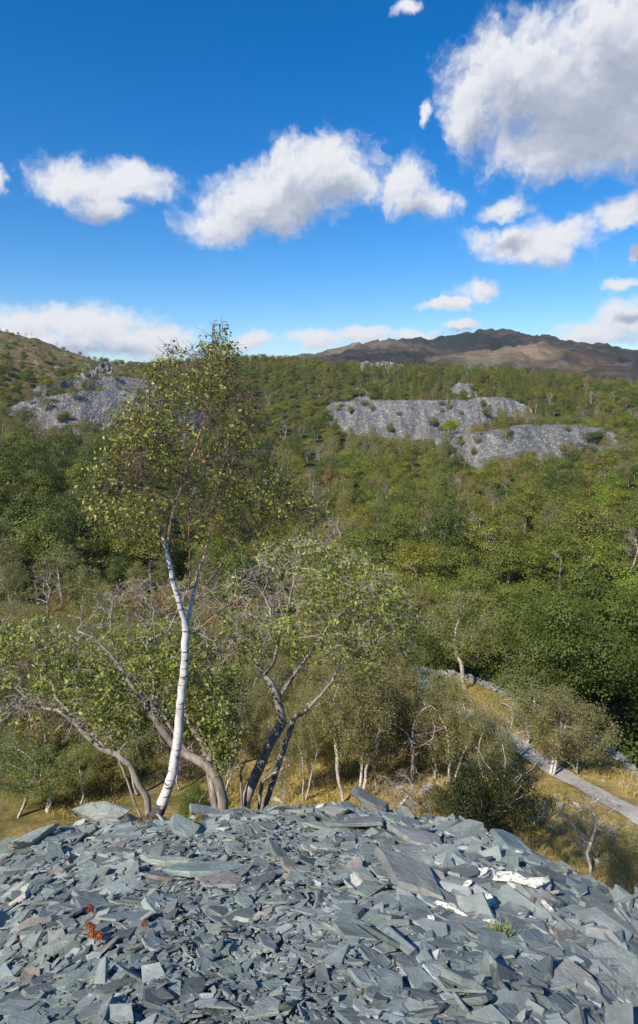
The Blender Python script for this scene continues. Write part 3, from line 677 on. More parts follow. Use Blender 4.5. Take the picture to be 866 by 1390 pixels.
near_tree('sallow_tree', 'dark stout sallow with a wide twiggy crown standing over golden grass', 'sallow tree', gbase(330, 1100, Yc), [
  (s_(Yc, with_base(328, 1100, Yc, 24), (334, 1086, 0, 22), (342, 1066, 0, 22), (352, 1044, 0, 22), (362, 1020, 0, 21), (372, 1000, 0, 21), (384, 982, 0, 20), (380, 960, 0, 17), (374, 940, 0, 16), (366, 925, 0, 12), (352, 905, .2, 8), (335, 880, .4, 6), (320, 850, .5, 4)), None, None),
  (s_(Yc, (400, 974, -.2, 12), (415, 966, -.4, 9), (430, 950, -.5, 6), (450, 925, -.6, 5), (468, 890, -.6, 3.5)), 0, 11),
  (s_(Yc, (390, 930, .2, 9), (408, 905, .3, 7), (428, 875, .4, 5.5), (450, 845, .5, 4), (480, 815, .6, 3)), 0, -11),
  (s_(Yc, (372, 900, 0, 8), (378, 870, -.1, 6), (390, 830, -.2, 5), (400, 790, -.2, 3.5), (405, 750, -.2, 2.5)), 0, -8),
  (s_(Yc, (356, 1062, -.3, 8), (372, 1050, -.5, 7), (392, 1040, -.6, 4), (396, 1039, -.6, 2)), 0, 3),
  (s_(Yc, (328, 1062, -.2, 6), (326, 1050, -.3, 5), (332, 1038, -.3, 4), (336, 1030, -.3, 2)), 0, 2)],
 [([(280, 830), (310, 770), (360, 735), (440, 725), (520, 760), (560, 800), (560, 870), (500, 890), (440, 900), (380, 890), (320, 900)], Yc+.2, 5), ([(430, 780), (540, 780), (590, 850), (560, 900), (470, 930)], Yc+.5, 1.2)],
 1050, 1.9, .14, 1.0, .19, .0055, (M_greybark, M_greybark, M_twiggrey), 8500, .072, M_sal_leaf, (1.5, 1.7), G_sal, strip_l=.35, cut=.02, spr=.095,
 leaf_filter=lambda x, y: .45 if y < 820 and x < 420 else 1.0)

# ------------------------------------------------------------------ tree prototypes for the valley and hillside
def crown_clumps(nc, hw, z0, z1, rclump, per, size, flat=.75, seedn=0, skirt=.5):
    C, Nn, T = [], [], []
    cc = []
    while len(cc) < nc:
        p = rng.uniform(-1, 1, 3); l = np.linalg.norm(p)
        if l > 1 or l < .35: continue
        if p[2] < -.5 and rng.random() > skirt: continue
        cc.append(p)
    cc = np.array(cc); lob = 1+.28*np.sin(np.arctan2(cc[:, 1], cc[:, 0])*3+seedn)+.15*np.sin(np.arctan2(cc[:, 1], cc[:, 0])*5+seedn*2)
    ctr = cc*np.array((hw, hw, (z1-z0)/2))*np.stack((lob, lob, np.ones(len(cc))), 1)+np.array((0, 0, (z0+z1)/2))
    for c in ctr:
        rc = rclump*rng.uniform(.6, 1.35); k = int(per*(rc/rclump)**2)
        d = rng.normal(0, 1, (k, 3)); d[:, 2] = np.abs(d[:, 2])*.9-.25; d /= np.linalg.norm(d, axis=1)[:, None]
        rr = rc*rng.uniform(.7, 1.12, (k, 1)); rr[rng.random(k) < .12] *= 1.3
        C.append(c+d*rr*np.array((1, 1, flat))); Nn.append(d+np.array((0, 0, .35)))
        T.append(np.clip(rng.beta(2.2, 2.2, k)*.45+rng.random()*.55-.02, 0, 1))
    C = np.concatenate(C); Nn = np.concatenate(Nn); T = np.concatenate(T)
    return leaves(C, Nn, size, .8, .24, T)
def simple_trunk(h, r0, lean=.1, nb=6, hw=3., zb=.3):
    P = [np.zeros(3)]; par = [-1]; n = 9; d = np.array((rng.normal(0, lean), rng.normal(0, lean), 1.))
    for k in range(1, n): P.append(P[-1]+d*h/n+rng.normal(0, .04*h/n, 3)); par.append(k-1)
    for b in range(nb):
        s = rng.integers(int(n*zb)+1, n-1); a = rng.uniform(0, 6.28); q = s; L = hw*rng.uniform(.6, 1)
        for k in range(5):
            P.append(P[q]+np.array((math.cos(a), math.sin(a), .65+.1*k))*L/5+rng.normal(0, .06, 3)); par.append(q); q = len(P)-1
    P = np.array(P); par = np.array(par); r = radii(P, par, r0*.22, 2.2); r *= r0/r[0]
    return P, par, r
def proto_oak(i, h, hw, size=.22, per=150, nc=38, rcl=1.25):
    P, par, r = simple_trunk(h*.6, .22, .05, 7, hw*.5); v, lo, sz = cat_meshes(tubes(P, par, r, None, lambda r: 7 if r > .1 else 4))
    tm = mesh_np('oak_trunk', v, lo, {'low': np.zeros(len(v))}, True, sz); tm.materials.append(M_greybark)
    V_, f, t = crown_clumps(nc, hw*.8, h*.18, h*.93, rcl, per, size, seedn=i)
    cm = mesh_np('oak_crown', V_, f, {'tint': t}); cm.materials.append(M_oak)
    return tm, cm, h, hw
def proto_birch(i, h, hw, natt=150, size=.15, nleaf=5200, tw=.55, twn=4, step=.42, tip_r=.012, r0=.12, stems=1, bare=1., tww=.011, zlow=.3, spr=.28):
    P = []; par = []
    for s in range(stems):
        a = rng.uniform(0, 6.28) if stems > 1 else 0; off = np.array((math.cos(a), math.sin(a), 0))*.12*(stems > 1); prev = -1
        d = np.array((rng.normal(0, .1), rng.normal(0, .1), 1.))+off*2.2
        p = off.copy(); n = 8
        for k in range(n):
            P.append(p.copy()); par.append(prev); prev = len(P)-1; p = p+d*h*.62/n+rng.normal(0, .07, 3)
    at_ = []
    while len(at_) < natt:
        q = rng.uniform(-1, 1, 3)
        if np.linalg.norm(q) > 1: continue
        zz = (q[2]+1)/2; w = hw*(.55+.45*math.sin(zz*3.0))
        at_.append((q[0]*w, q[1]*w, h*(zlow+(1-zlow)*zz)))
    P, par = colonize(at_, P, par, step, 2.2, .45, 60, .09)
    r = radii(P, par, tip_r, 1.75); r *= r0/r[0]; r = np.maximum(r, tip_r*.4)
    v, lo, sz = cat_meshes(tubes(P, par, r, None, lambda r: 7 if r > .06 else 4 if r > .03 else 3))
    tm = mesh_np('birch_trunk', v, lo, {'low': np.clip(1-v[:, 2]/.5, 0, 1)*.9, 'thin': thin(r0*.15, r0*.55) if bare == 1. and nleaf > 1000 else thin(r0*.04, r0*.25)}, True, sz); tm.materials.append(M_pale)
    far = [k for k in range(len(P)) if P[k][2] > h*zlow and r[k] < r0*.45]
    far = np.array(far if far else range(len(P)))
    src = rng.choice(far, len(far)*twn); dirs = rng.normal(0, 1, (len(src), 3)); dirs[:, 2] = dirs[:, 2]*.7-.1
    sv, sq, st3 = strips(P[src], dirs, tw, tww); lo2 = np.concatenate((sq.ravel(), st3.ravel())); sz2 = np.concatenate((np.full(len(sq), 4), np.full(len(st3), 3)))
    tmw = mesh_np('birch_twigs', sv, lo2, None, False, sz2); tmw.materials.append(M_twiggrey)
    pick = rng.choice(far, nleaf); C = P[pick]+rng.normal(0, spr, (nleaf, 3))+np.array((0, 0, -.1)); cl = rng.random(len(P))
    V_, f, t = leaves(C, (C-P[pick])+np.array((0, 0, .3)), size, .7, .6, np.clip(rng.beta(2, 2.2, nleaf)*.7+cl[pick]*.3, 0, 1))
    cm = mesh_np('birch_crown', V_, f, {'tint': t}); cm.materials.append(M_bir)
    return tm, cm, tmw, h, hw
def proto_larch(i, h, hw):
    P = np.array([(0, 0, k*h/10) for k in range(11)]); par = np.array([-1]+list(range(10))); r = np.linspace(.12, .01, 11)
    v, lo, sz = cat_meshes(tubes(P, par, r, None, lambda r: 5)); tm = mesh_np('larch_trunk', v, lo, {'low': np.zeros(len(v))}, True, sz); tm.materials.append(M_pale)
    n = 3200; z_ = rng.uniform(.04, 1, n)**1.0; a = (rng.integers(0, 9, n)*.7+z_*22+rng.normal(0, .2, n)); rad = hw*(1.05-z_)**.62*rng.uniform(.15, 1, n)**.6
    C = np.stack((np.cos(a)*rad, np.sin(a)*rad, z_*h+rad*.18+rng.normal(0, .22, n)), 1)+rng.normal(0, .18, (n, 3))
    V_, f, t = leaves(C, np.stack((np.cos(a), np.sin(a), np.full(n, .6)), 1), .26, .35, .5, rng.beta(2, 2, n))
    cm = mesh_np('larch_crown', V_, f, {'tint': t}); cm.materials.append(M_lar)
    return tm, cm, h, hw
OAKS = [proto_oak(i, h, hw) for i, (h, hw) in enumerate([(8.5, 3.9), (9.5, 4.4), (7.2, 3.6), (8.0, 4.8), (10.2, 4.0), (6.4, 3.2)])]
OAKF = [proto_oak(i+9, h, hw, .15, 400, 44, 1.3) for i, (h, hw) in enumerate([(9.0, 4.4), (10.0, 4.8), (7.0, 3.6)])]
BIRS = [proto_birch(i, h, hw) for i, (h, hw) in enumerate([(9.0, 2.6), (8.0, 2.9), (10.2, 2.5), (7.0, 2.6), (8.6, 3.2)])]
BIRB = [proto_birch(i+9, h, hw, 120, .09, 500, .7, 5, bare=1) for i, (h, hw) in enumerate([(8.4, 2.6), (9.6, 2.4)])]   # nearly bare
BIRF = [proto_birch(i+20, h, hw, 260, .068, 9500, .4, 5, .28, .006, r0, st, tww=.005, spr=.2) for i, (h, hw, r0, st) in enumerate([(6.2, 2.0, .085, 1), (5.4, 2.1, .065, 2), (6.8, 1.7, .07, 2), (4.2, 1.9, .05, 3)])]
BIRFB = [proto_birch(i+30, h, hw, 240, .045, 900, .5, 7, .25, .006, r0, st, tww=.0045) for i, (h, hw, r0, st) in enumerate([(4.6, 1.5, .065, 1), (4.6, 1.9, .05, 3)])]
LARS = [proto_larch(i, h, hw) for i, (h, hw) in enumerate([(7, 2.3), (6.0, 2.1), (8.2, 2.4)])]
M_bush = leaf_mat('bush leaf', [(0, (.018, .022, .007)), (.6, (.05, .055, .015)), (1, (.10, .10, .03))])
def proto_bush(h, hw, size=.05, nc=50, per=160, m=None):
    V_, f, t = crown_clumps(nc, hw*.85, -h*.1, h*.9, hw*.28, per, size, .9); cm = mesh_np('bush_foliage', V_, f, {'tint': t}); cm.materials.append(m or M_bush)
    P, par, r = simple_trunk(h*.8, .05, .3, 9, hw*.8, .0); v, lo, sz = cat_meshes(tubes(P, par, r, None, lambda r: 4)); tm = mesh_np('bush_stems', v, lo, {'low': np.zeros(len(v))}, True, sz); tm.materials.append(M_greybark)
    return tm, cm, h, hw
BUSH = proto_bush(1.9, 1.5, .06, 60, 230)

# ------------------------------------------------------------------ labels that single a thing out by its nearest landmark
LM_HILL = [('the pale quarry face', 530, 500), ('the small dark slate patch on the ridge', 495, 537), ('the small grey slate patch among larches', 632, 527), ('the flat top of the upper slate tip', 540, 548),
 ('the rounded nose of the upper slate tip', 650, 568), ('the foot of the upper slate tip', 520, 598), ('the far slate mound behind the upper tip', 690, 550), ('the flat top of the lower slate tip', 760, 580), ('the foot of the lower slate tip', 680, 638),
 ('the tapering end of the lower slate tip', 850, 608), ('the heather fell painted dark as under cloud', 800, 500), ('the bracken spur painted sunlit', 650, 495), ('the low saddle of the skyline', 420, 486), ('the highest wooded knoll on the skyline', 350, 480),
 ('the grey slate terraces', 110, 560), ('the jagged rock outcrop', 128, 500), ('the heath hilltop', 20, 460), ('the small slate spill below the terraces', 0, 610), ('the birch crown top', 310, 450),
 ('the open shoulder of the birch crown', 390, 640), ('the drooping tip of the birch crown', 455, 700), ('the ragged outer edge of the birch crown', 90, 680), ('the fork of the white birch', 250, 850), ('the wide twiggy sallow crown', 450, 800),
 ('the leaning sallow limb', 60, 930), ('the lone birch on the bank', 632, 870), ('the top of the bank wall', 580, 900), ('the middle of the bank wall', 700, 940), ('the great oak over the path', 800, 860), ('the valley floor clearing', 0, 765),
 ('the wooded hollow of the valley', 600, 740), ('the middle of the wooded valley side', 740, 700), ('the edge of the wood at mid slope', 866, 690), ('the wood between the two tips', 590, 610), ('the wood under the ridge', 400, 540),
 ('the oakwood behind the birch stem', 60, 690), ('the golden grass below the crest', 780, 1130), ('the grey gravel path', 600, 950), ('the lower bend of the path', 840, 1095), ('the dark bush behind the crest', 660, 1090), ('the golden grass under the sallows', 420, 1050), ('the scrub beside the crest boulder', 60, 1080)]
LM_HEAP = [('the white birch foot', 215, 1105), ('the pale crest boulder', 150, 1100), ('the dark curved crest block', 510, 1105), ('the pale quartz-veined block', 40, 1150), ('the yellow moss cushion', 268, 1122), ('the orange stonecrop patch', 130, 1286),
 ('the upright shard', 592, 1110), ('the broad purple-grey slab', 555, 1200), ('the smooth oval slab', 270, 1195), ('the bright quartz block', 662, 1235), ('the grass tuft', 680, 1282), ('the sloping blue crest slab', 700, 1140),
 ('the square slab by the chips', 340, 1200), ('the chip-covered hollow', 300, 1240), ('the heap corner by the chips', 40, 1250), ('the lower slabs beyond the grass tuft', 800, 1270), ('the falling crest edge', 790, 1215), ('the cluster of quartz shards', 620, 1250),
 ('the stepped crest blocks', 400, 1115), ('the small rust-stained slab', 700, 1225), ('the small fresh chips at the heap foot', 220, 1340), ('the heap foot slabs', 520, 1340), ('the heap foot blocks under the grass tuft', 700, 1340), ('the long laid slab', 480, 1270), ('the bottom corner of the heap', 860, 1350), ('the bottom corner of the chips', 20, 1350)]
ORD = ['', 'second', 'third', 'fourth', 'fifth', 'sixth', 'seventh', 'eighth', 'ninth', 'tenth', 'eleventh', 'twelfth', 'thirteenth', 'fourteenth', 'fifteenth', 'sixteenth', 'seventeenth', 'eighteenth', 'nineteenth', 'twentieth', 'twenty-first', 'twenty-second', 'twenty-third', 'twenty-fourth', 'twenty-fifth']
PEND = []
def later(o, desc, lms, p):
    px, py = project(p); best = min(lms, key=lambda l: math.hypot(px-l[1], (py-l[2])*1.3)); dx, dy = px-best[1], py-best[2]
    if lms is LM_HILL: rel = ('uphill of' if dy < 0 else 'downhill of') if abs(dy) > abs(dx)*.7 else 'level with'
    else: rel = ('above' if dy < 0 else 'below') if abs(dy) > abs(dx)*.7 else 'beside'
    if rel in ('level with', 'beside'): rel = rel+(', inward from' if False else '')
    side = '' if rel in ('uphill of', 'downhill of', 'above', 'below') else (' valley side' if False else '')
    PEND.append((o, desc, rel, best[0], math.hypot(dx, dy)))
def flush():
    by = {}
    for o, d, rel, l, dist in PEND: by.setdefault((d, rel, l), []).append((dist, o))
    for (d, rel, l), v in by.items():
        v.sort(key=lambda q: q[0])
        for k, (_, o) in enumerate(v):
            o['label'] = f"{d} {rel} {l}" if k == 0 else f"{d}, {ORD[min(k, len(ORD)-1)]} {rel.replace(' of', '')}{' from' if rel in ('uphill of', 'downhill of') else ''} {l}"

# ------------------------------------------------------------------ individual trees
def place(proto, kind, p, sc, rz, tint, tname, group, sz=None, squash=1., pend=True, label=None, name=None, cat=None, flat=False):
    nm = name or {'oak': 'oak_tree', 'birch': 'birch_tree', 'larch': 'larch_tree'}[kind]
    root = empty(nm, p, label or '', cat or {'oak': 'oak tree', 'birch': 'birch tree', 'larch': 'larch tree'}[kind], group, rz, sc)
    root.scale = (sc, sc, sc*squash)
    t = obj('trunk', proto[0], None, root); c = obj('crown', proto[1], None, root); c.color = (*tint, 1)
    if kind == 'birch': obj('twig_sprays', proto[2], None, root)
    if label is None: later(root, f"{sz+' ' if sz else ''}{tname} {'leafless birch' if tname == 'bare' else nm.replace('_tree', '')}", LM_HILL, (p[0], p[1], p[2]+3.5*sc))
    return root

G_near = 'slender trees on the golden slope below the crest'
def near_place(px, py, ptop, proto, kind, label, tint=(1, 1, 1), rz=None, group=G_near, w=None, pushed=0, name=None, cat=None, r0=10.5):
    p, r = hit(px, py, r0); p = p*(1.0); h = proto[-2]
    d2 = ray(px, ptop); ztop = d2[2]/math.hypot(d2[0], d2[1])*r; sc = (ztop-p[2])/h
    o = place(proto, kind, p-np.array((0, 0, .08)), sc, rng.uniform(0, 6) if rz is None else rz, tint, '', group, label=label, name=name, cat=cat)
    if w:  # crown width in photo px
        s = w*r/F/(2*proto[-1]); o.scale = (s, s, sc)
    return o
near_place(412, 1088, 950, BIRF[2], 'birch', 'thin pale birch stem with a sparse top between two golden clearings', w=60)
near_place(466, 1092, 855, BIRF[0], 'birch', 'white stemmed birch with feathery olive crown behind the dark crest block', w=120)
near_place(487, 1092, 880, BIRF[2], 'birch', 'leaning pale birch beside the white stemmed feathery birch', w=110, rz=2)
near_place(430, 1070, 920, BIRF[1], 'birch', 'slim birch with grey green haze crown behind the stout sallow', (.95, 1.05, .9), w=100)
near_place(386, 1090, 985, BIRF[3], 'birch', 'short pale birch sapling under the stout sallow limb', w=50)
near_place(358, 1040, 940, BIRF[1], 'birch', 'small grey green birch seen through the gap of the sallow trunk', w=70)
near_place(520, 1040, 880, BIRF[3], 'birch', 'purple twigged birch scrub between feathery birch and path', (1.1, .85, .8), w=110)
near_place(560, 1060, 930, BIRFB[1], 'birch', 'bare purple grey birch scrub in front of the path', (1.2, .8, .75), w=120)
near_place(595, 1060, 955, BIRF[3], 'birch', 'olive birch scrub below the pale stretch of path', w=100)
near_place(545, 1108, 1052, BIRFB[0], 'birch', 'low bare shrub of pale twigs right behind the crest blocks', w=110)
near_place(632, 938, 792, BIRF[0], 'birch', 'lone white birch with forked stem on the bank beside the path', (1.0, 1.05, .75), w=130)
near_place(652, 1055, 965, BIRF[1], 'birch', 'curved pale birch with olive crown above the dark bush', (1.05, 1.0, .8), w=100)
near_place(680, 1045, 950, BIRFB[1], 'birch', 'brown twiggy birch with bright crooked stem above the dark bush', (1.2, .9, .8), w=90)
near_place(745, 1055, 925, BIRF[1], 'birch', 'leaning birch with spreading grey green crown before the bank wall', w=120)
near_place(715, 1010, 900, BIRF[0], 'birch', 'green birch rising in front of the bank wall', (.85, 1.05, .75), w=110)
near_place(785, 1050, 950, BIRF[3], 'birch', 'low grey green birch at the edge of the golden bank', w=100)
near_place(800, 1188, 1058, BIRFB[0], 'birch', 'small white birch almost leafless on golden grass past the heap', w=95, r0=12)
near_place(862, 1222, 1120, BIRF[3], 'birch', 'grey green birch scrub at the foot of the golden grass', w=95, r0=12)
near_place(20, 1110, 990, BIRF[1], 'birch', 'small green birch beside a dark thicket at the scrub edge', (.8, 1.1, .8), w=110)
near_place(62, 1105, 1010, BIRF[2], 'birch', 'young pale stemmed birch behind the quartz veined block', (.9, 1.15, .8), w=90)
near_place(110, 1095, 1005, BIRF[0], 'birch', 'young green birch behind the pale crest boulder', (.95, 1.1, .75), w=80)
near_place(-20, 1060, 930, BIRF[1], 'birch', 'dark green birch thicket at the edge of the scrub', (.6, .85, .7), w=120)
near_place(150, 1080, 1010, BIRF[3], 'birch', 'low olive birch scrub under the leaning sallow limb', (1.15, 1.1, .7), w=80)
near_place(662, 1128, 1040, BUSH, 'oak', 'round dark green bush crouched behind the slate crest', (.75, .85, .75), w=125, name='dark_bush', cat='bush', r0=9.5)
near_place(612, 1112, 1062, BUSH, 'oak', 'smaller olive bush joined to the dark bush behind crest', (1.5, 1.4, 1), w=70, name='olive_bush', cat='bush', r0=9.5)
near_place(264, 1110, 1070, BUSH, 'oak', 'bright green bush tucked between birch foot and sallow foot', (2.0, 2.6, 1.2), w=55, name='green_bush', cat='bush', r0=8.5)
near_place(830, 1018, 800, OAKF[1], 'oak', 'great deep green oak with visible trunk beyond the bank wall', (.50, .60, .36), w=190, r0=30)
near_place(745, 985, 800, OAKF[0], 'oak', 'dense deep green oak rising behind the bank wall', (.46, .56, .36), w=180, r0=30)
near_place(900, 1040, 790, OAKF[0], 'oak', 'deep green oak overhanging the lower end of the wall', (.46, .56, .36), w=190, r0=30)
near_place(660, 925, 815, OAKF[2], 'oak', 'rounded green oak directly behind the lone bank birch', (.66, .76, .45), w=130, r0=30)
# filler scrub and birches between the heap and the bank, chosen in plan
cnt = 0
taken = []
def clear(x, y, dmin): return all((x-a)**2+(y-b)**2 > dmin*dmin for a, b in taken)
for k in range(4000):
    if cnt >= 110: break
    px = rng.uniform(-60, 930); py = rng.uniform(905, 1085)
    if px > 560 and py > 925+(px-560)*.30-12 and py < 1010+(px-560)*.62: continue    # golden bank, path and lower slope stay open
    if px > 690 or (px > 550 and py < 990): continue
    if 330 < px < 450 and py > 1030: continue
    if cnt > 78 and px > 330: continue
    p, r = hit(px, py, 14)
    if r > np.interp(np.degrees(np.arctan2(p[0], p[1])), ed_az, ed_r)-1 or not clear(p[0], p[1], 1.7): continue
    taken.append((p[0], p[1])); cnt += 1
    q = rng.random(); sc = rng.uniform(.55, .95)
    if q < .12: place(OAKF[2], 'oak', p, sc*.55, rng.uniform(0, 6), OAK_T['olive green'], 'olive green', 'young oaks on the near slope', 'young')
    else:
        tn = str(rng.choice(['grey green', 'olive', 'brown tinged', 'bare'], p=[.42, .34, .10, .14])); tt = BIR_T.get(tn, (1.3, .9, .8))
        pr = BIRFB[rng.integers(2)] if tn == 'bare' else BIRF[rng.integers(4)]
        place(pr, 'birch', p, sc, rng.uniform(0, 6), tt, tn, 'birch scrub on the near slope', 'small')

# hillside wood
def footprint(x, y):
    return any(b[0] < x < b[1] and b[2] < y < b[3] and inside(x, y, f) for f, b in zip(FOOT, FB))
FB = [(min(p[0] for p in f), max(p[0] for p in f), min(p[1] for p in f), max(p[1] for p in f)) for f in FOOT]
cand = []
cell = {}
def ok(x, y, d):
    g = 8.; i, j = int(x//g), int(y//g)
    for a in (-1, 0, 1):
        for b in (-1, 0, 1):
            for (u, v, e) in cell.get((i+a, j+b), ()):
                if (u-x)**2+(v-y)**2 < ((d+e)/2)**2: return False
    cell.setdefault((i, j), []).append((x, y, d)); return True
N_try = 30000
U = rng.random((N_try, 3))
UR = np.where(U[:, 2] < .8, np.sqrt(44**2+(560**2-44**2)*U[:, 0]), 44+(200-44)*U[:, 0]); UA = -31+62*U[:, 1]
UX, UY = UR*np.sin(np.radians(UA)), UR*np.cos(np.radians(UA)); UZ = H(UX, UY); UH = vnoise(UX, UY, 55., 3, seed=12); UH2 = vnoise(UX, UY, 22., 2, seed=13)
for iu in range(N_try):
    r, az, x, y = UR[iu], UA[iu], UX[iu], UY[iu]
    er = float(np.interp(az, ed_az, ed_r))
    if r < er+4.5: continue
    z_ = UZ[iu]; px, py = project((x, y, z_))
    if footprint(x, y): continue
    hn = UH[iu]; h2_ = UH2[iu]
    if r > 470 and px < 140 and rng.random() < .8: continue
    # heath hill: only scattered oaks and bushes
    if az < -14.5 and r > 375 and not (rng.random() < .24 or (r < 435 and rng.random() < .6)): continue
    pb = .42+hn*1.5+h2_*.8
    if px > 620 and r < 105: pb -= .42
    if px < 230 and 95 < r < 210: pb -= .45
    if px < 330 and r < 95: pb += .25
    if r > 290: pb -= .15
    if 330 < px < 480 and r > 300: pb -= .25
    kind = 'birch' if rng.random() < pb else 'oak'
    if 590 < px < 860 and 240 < r < 345 and py < 590 and rng.random() < .75: kind = 'birch'
    if r > 335 and 540 < px < 790 and h2_ > -.10 and rng.random() < .62: kind = 'larch'
    if r > 400 and 380 < px < 560 and rng.random() < .18: kind = 'larch'
    dmin = {'oak': 7.0, 'birch': 4.6, 'larch': 3.8}[kind]*(1+.15*(r > 300))
    if not ok(x, y, dmin): continue
    cand.append((r, x, y, z_, px, py, kind, hn))
cand.sort(key=lambda q: q[0])
lim = {'oak': 292, 'birch': 205, 'larch': 290}; used = {'oak': 0, 'birch': 0, 'larch': 0}
farp = {'oak': [], 'birch': [], 'larch': []}
for (r, x, y, z_, px, py, kind, hn) in cand:
    infr = -25 < px < 890
    sc = rng.uniform(.72, 1.12)*(1. if r > 60 else .9)*(.55 if (px < 190 and r > 430) else 1)
    if r > 300 and kind != 'larch': sc *= .88
    if px < 250 and kind == 'oak' and 100 < r < 200: sc *= 1.15
    if az_skip := (kind == 'oak' and px < 135 and r > 375): sc *= .6
    if not infr or used[kind] >= lim[kind]: farp[kind].append((x, y, z_-.3, sc*(1.12 if kind == 'oak' else 1))); continue
    used[kind] += 1; rz = rng.uniform(0, 6.28); size = 'large' if sc > .98 else ('small' if sc < .8 else 'mid-sized')
    if kind == 'oak':
        sc *= 1.12
        if px > 620 and r < 105: tn = rng.choice(['dark green', 'mid green', 'fresh green'], p=[.5, .38, .12])
        elif px < 230: tn = rng.choice(['dark green', 'blue green', 'mid green', 'olive green'], p=[.45, .2, .25, .1])
        else: tn = rng.choice(['mid green', 'olive green', 'olive brown', 'dark green', 'fresh green'], p=[.33, .34, .12, .17, .04])
        pr = OAKF[rng.integers(3)] if r < 80 else OAKS[rng.integers(6)]
        place(pr, 'oak', (x, y, z_-.2), sc, rz, OAK_T[str(tn)], str(tn), 'oaks of the hillside wood', size, rng.uniform(.85, 1.1))
    elif kind == 'birch':
        tn = rng.choice(['grey green', 'olive', 'brown tinged', 'yellow green', 'bare'], p=[.32, .22, .18, .06, .22])
        pr = BIRB[rng.integers(2)] if tn == 'bare' else BIRS[rng.integers(5)]
        place(pr, 'birch', (x, y, z_-.2), sc*.95, rz, BIR_T.get(str(tn), (1.3, .95, .85)), str(tn), 'birches of the hillside wood', size)
    else:
        tn, tc_ = (('yellow green', (1, 1, .9)), ('golden green', (1.3, 1.12, .8)), ('dull green', (.75, .95, .85)))[rng.integers(3)]
        place(LARS[rng.integers(3)], 'larch', (x, y, z_-.2), sc, rz, tc_, tn, 'larches on the ridge above the slate tips', size)
# lone trees standing on the slate tips
def on_face(px, py, proto, kind, hpx, w, label, tint, group='bushes growing on the slate tips'):
    d = ray(px, py); d = d/math.hypot(d[0], d[1]); dg = bpy.context.evaluated_depsgraph_get()
    hitr = scene.ray_cast(dg, Vector((0, 0, 0)), Vector(d).normalized(), distance=3000) if False else None
    p, r = hit(px, py, 60); s = hpx*r/F/proto[-2]; s2 = w*r/F/(2*proto[-1])
    # stand in front of the tip face: same sight line, on the face distance
    best = None
    for o in TIPS:
        ok_, loc, nn, fi = o.ray_cast(Vector((0, 0, 0)), Vector(d).normalized())
        if ok_ and (best is None or loc.length < best.length): best = loc
    if best is not None: p = np.array(best)
    r = np.linalg.norm(p); s = hpx*r/F/proto[-2]; s2 = w*r/F/(2*proto[-1])
    o = place(proto, kind, p-np.array((0, 0, .2)), s, rng.uniform(0, 6), tint, 'stunted', group, label=label); o.scale = (s2, s2, s); return o
bpy.context.view_layer.update()
TIPS = [o for o in COL.objects if 'slate_tip' in o.name]
on_face(611, 590, OAKF[2], 'oak', 22, 24, 'bright green round tree standing alone between the two slate tips', (1.4, 1.5, .6))
on_face(686, 598, LARS[0], 'larch', 30, 18, 'yellow green larch at the brink of the lower slate tip', (1.1, 1.1, .9))
on_face(808, 602, OAKF[2], 'oak', 17, 24, 'dark bush on the bright face of the lower slate tip', (.5, .6, .5))
on_face(475, 562, OAKF[2], 'oak', 12, 10, 'small olive bush on the shaded end of the upper tip', (1.3, 1.2, .7))
on_face(503, 560, BIRS[1], 'birch', 15, 12, 'pale brown birch on the face of the upper slate tip', (1.3, 1, .8))
on_face(609, 556, LARS[1], 'larch', 14, 8, 'small larch on the rounded nose of the upper tip', (.9, 1, .8))
on_face(100, 545, BIRS[0], 'birch', 20, 16, 'grey green birch on the brink of the slate terrace', (1, 1, .8))
on_face(60, 560, BIRS[2], 'birch', 22, 16, 'olive birch at the outer end of the slate terrace', (1.2, 1.1, .8))
for (a, b_3, c_, d_, n_) in [(30, 260, 505, 590, 26), (448, 660, 545, 592, 12), (600, 850, 582, 625, 14), (470, 512, 524, 548, 5), (608, 655, 518, 540, 5)]:
    for _ in range(n_):
        qx, qy = rng.uniform(a, b_3), rng.uniform(c_, d_); k_ = rng.random()
        on_face(qx, qy, OAKS[2] if k_ < .5 else BIRS[1], 'oak' if k_ < .5 else 'birch', rng.uniform(6, 15), rng.uniform(8, 16), None, (1.1, .95, .7) if k_ < .5 else (1.3, 1., .8), 'bushes growing on the slate tips')

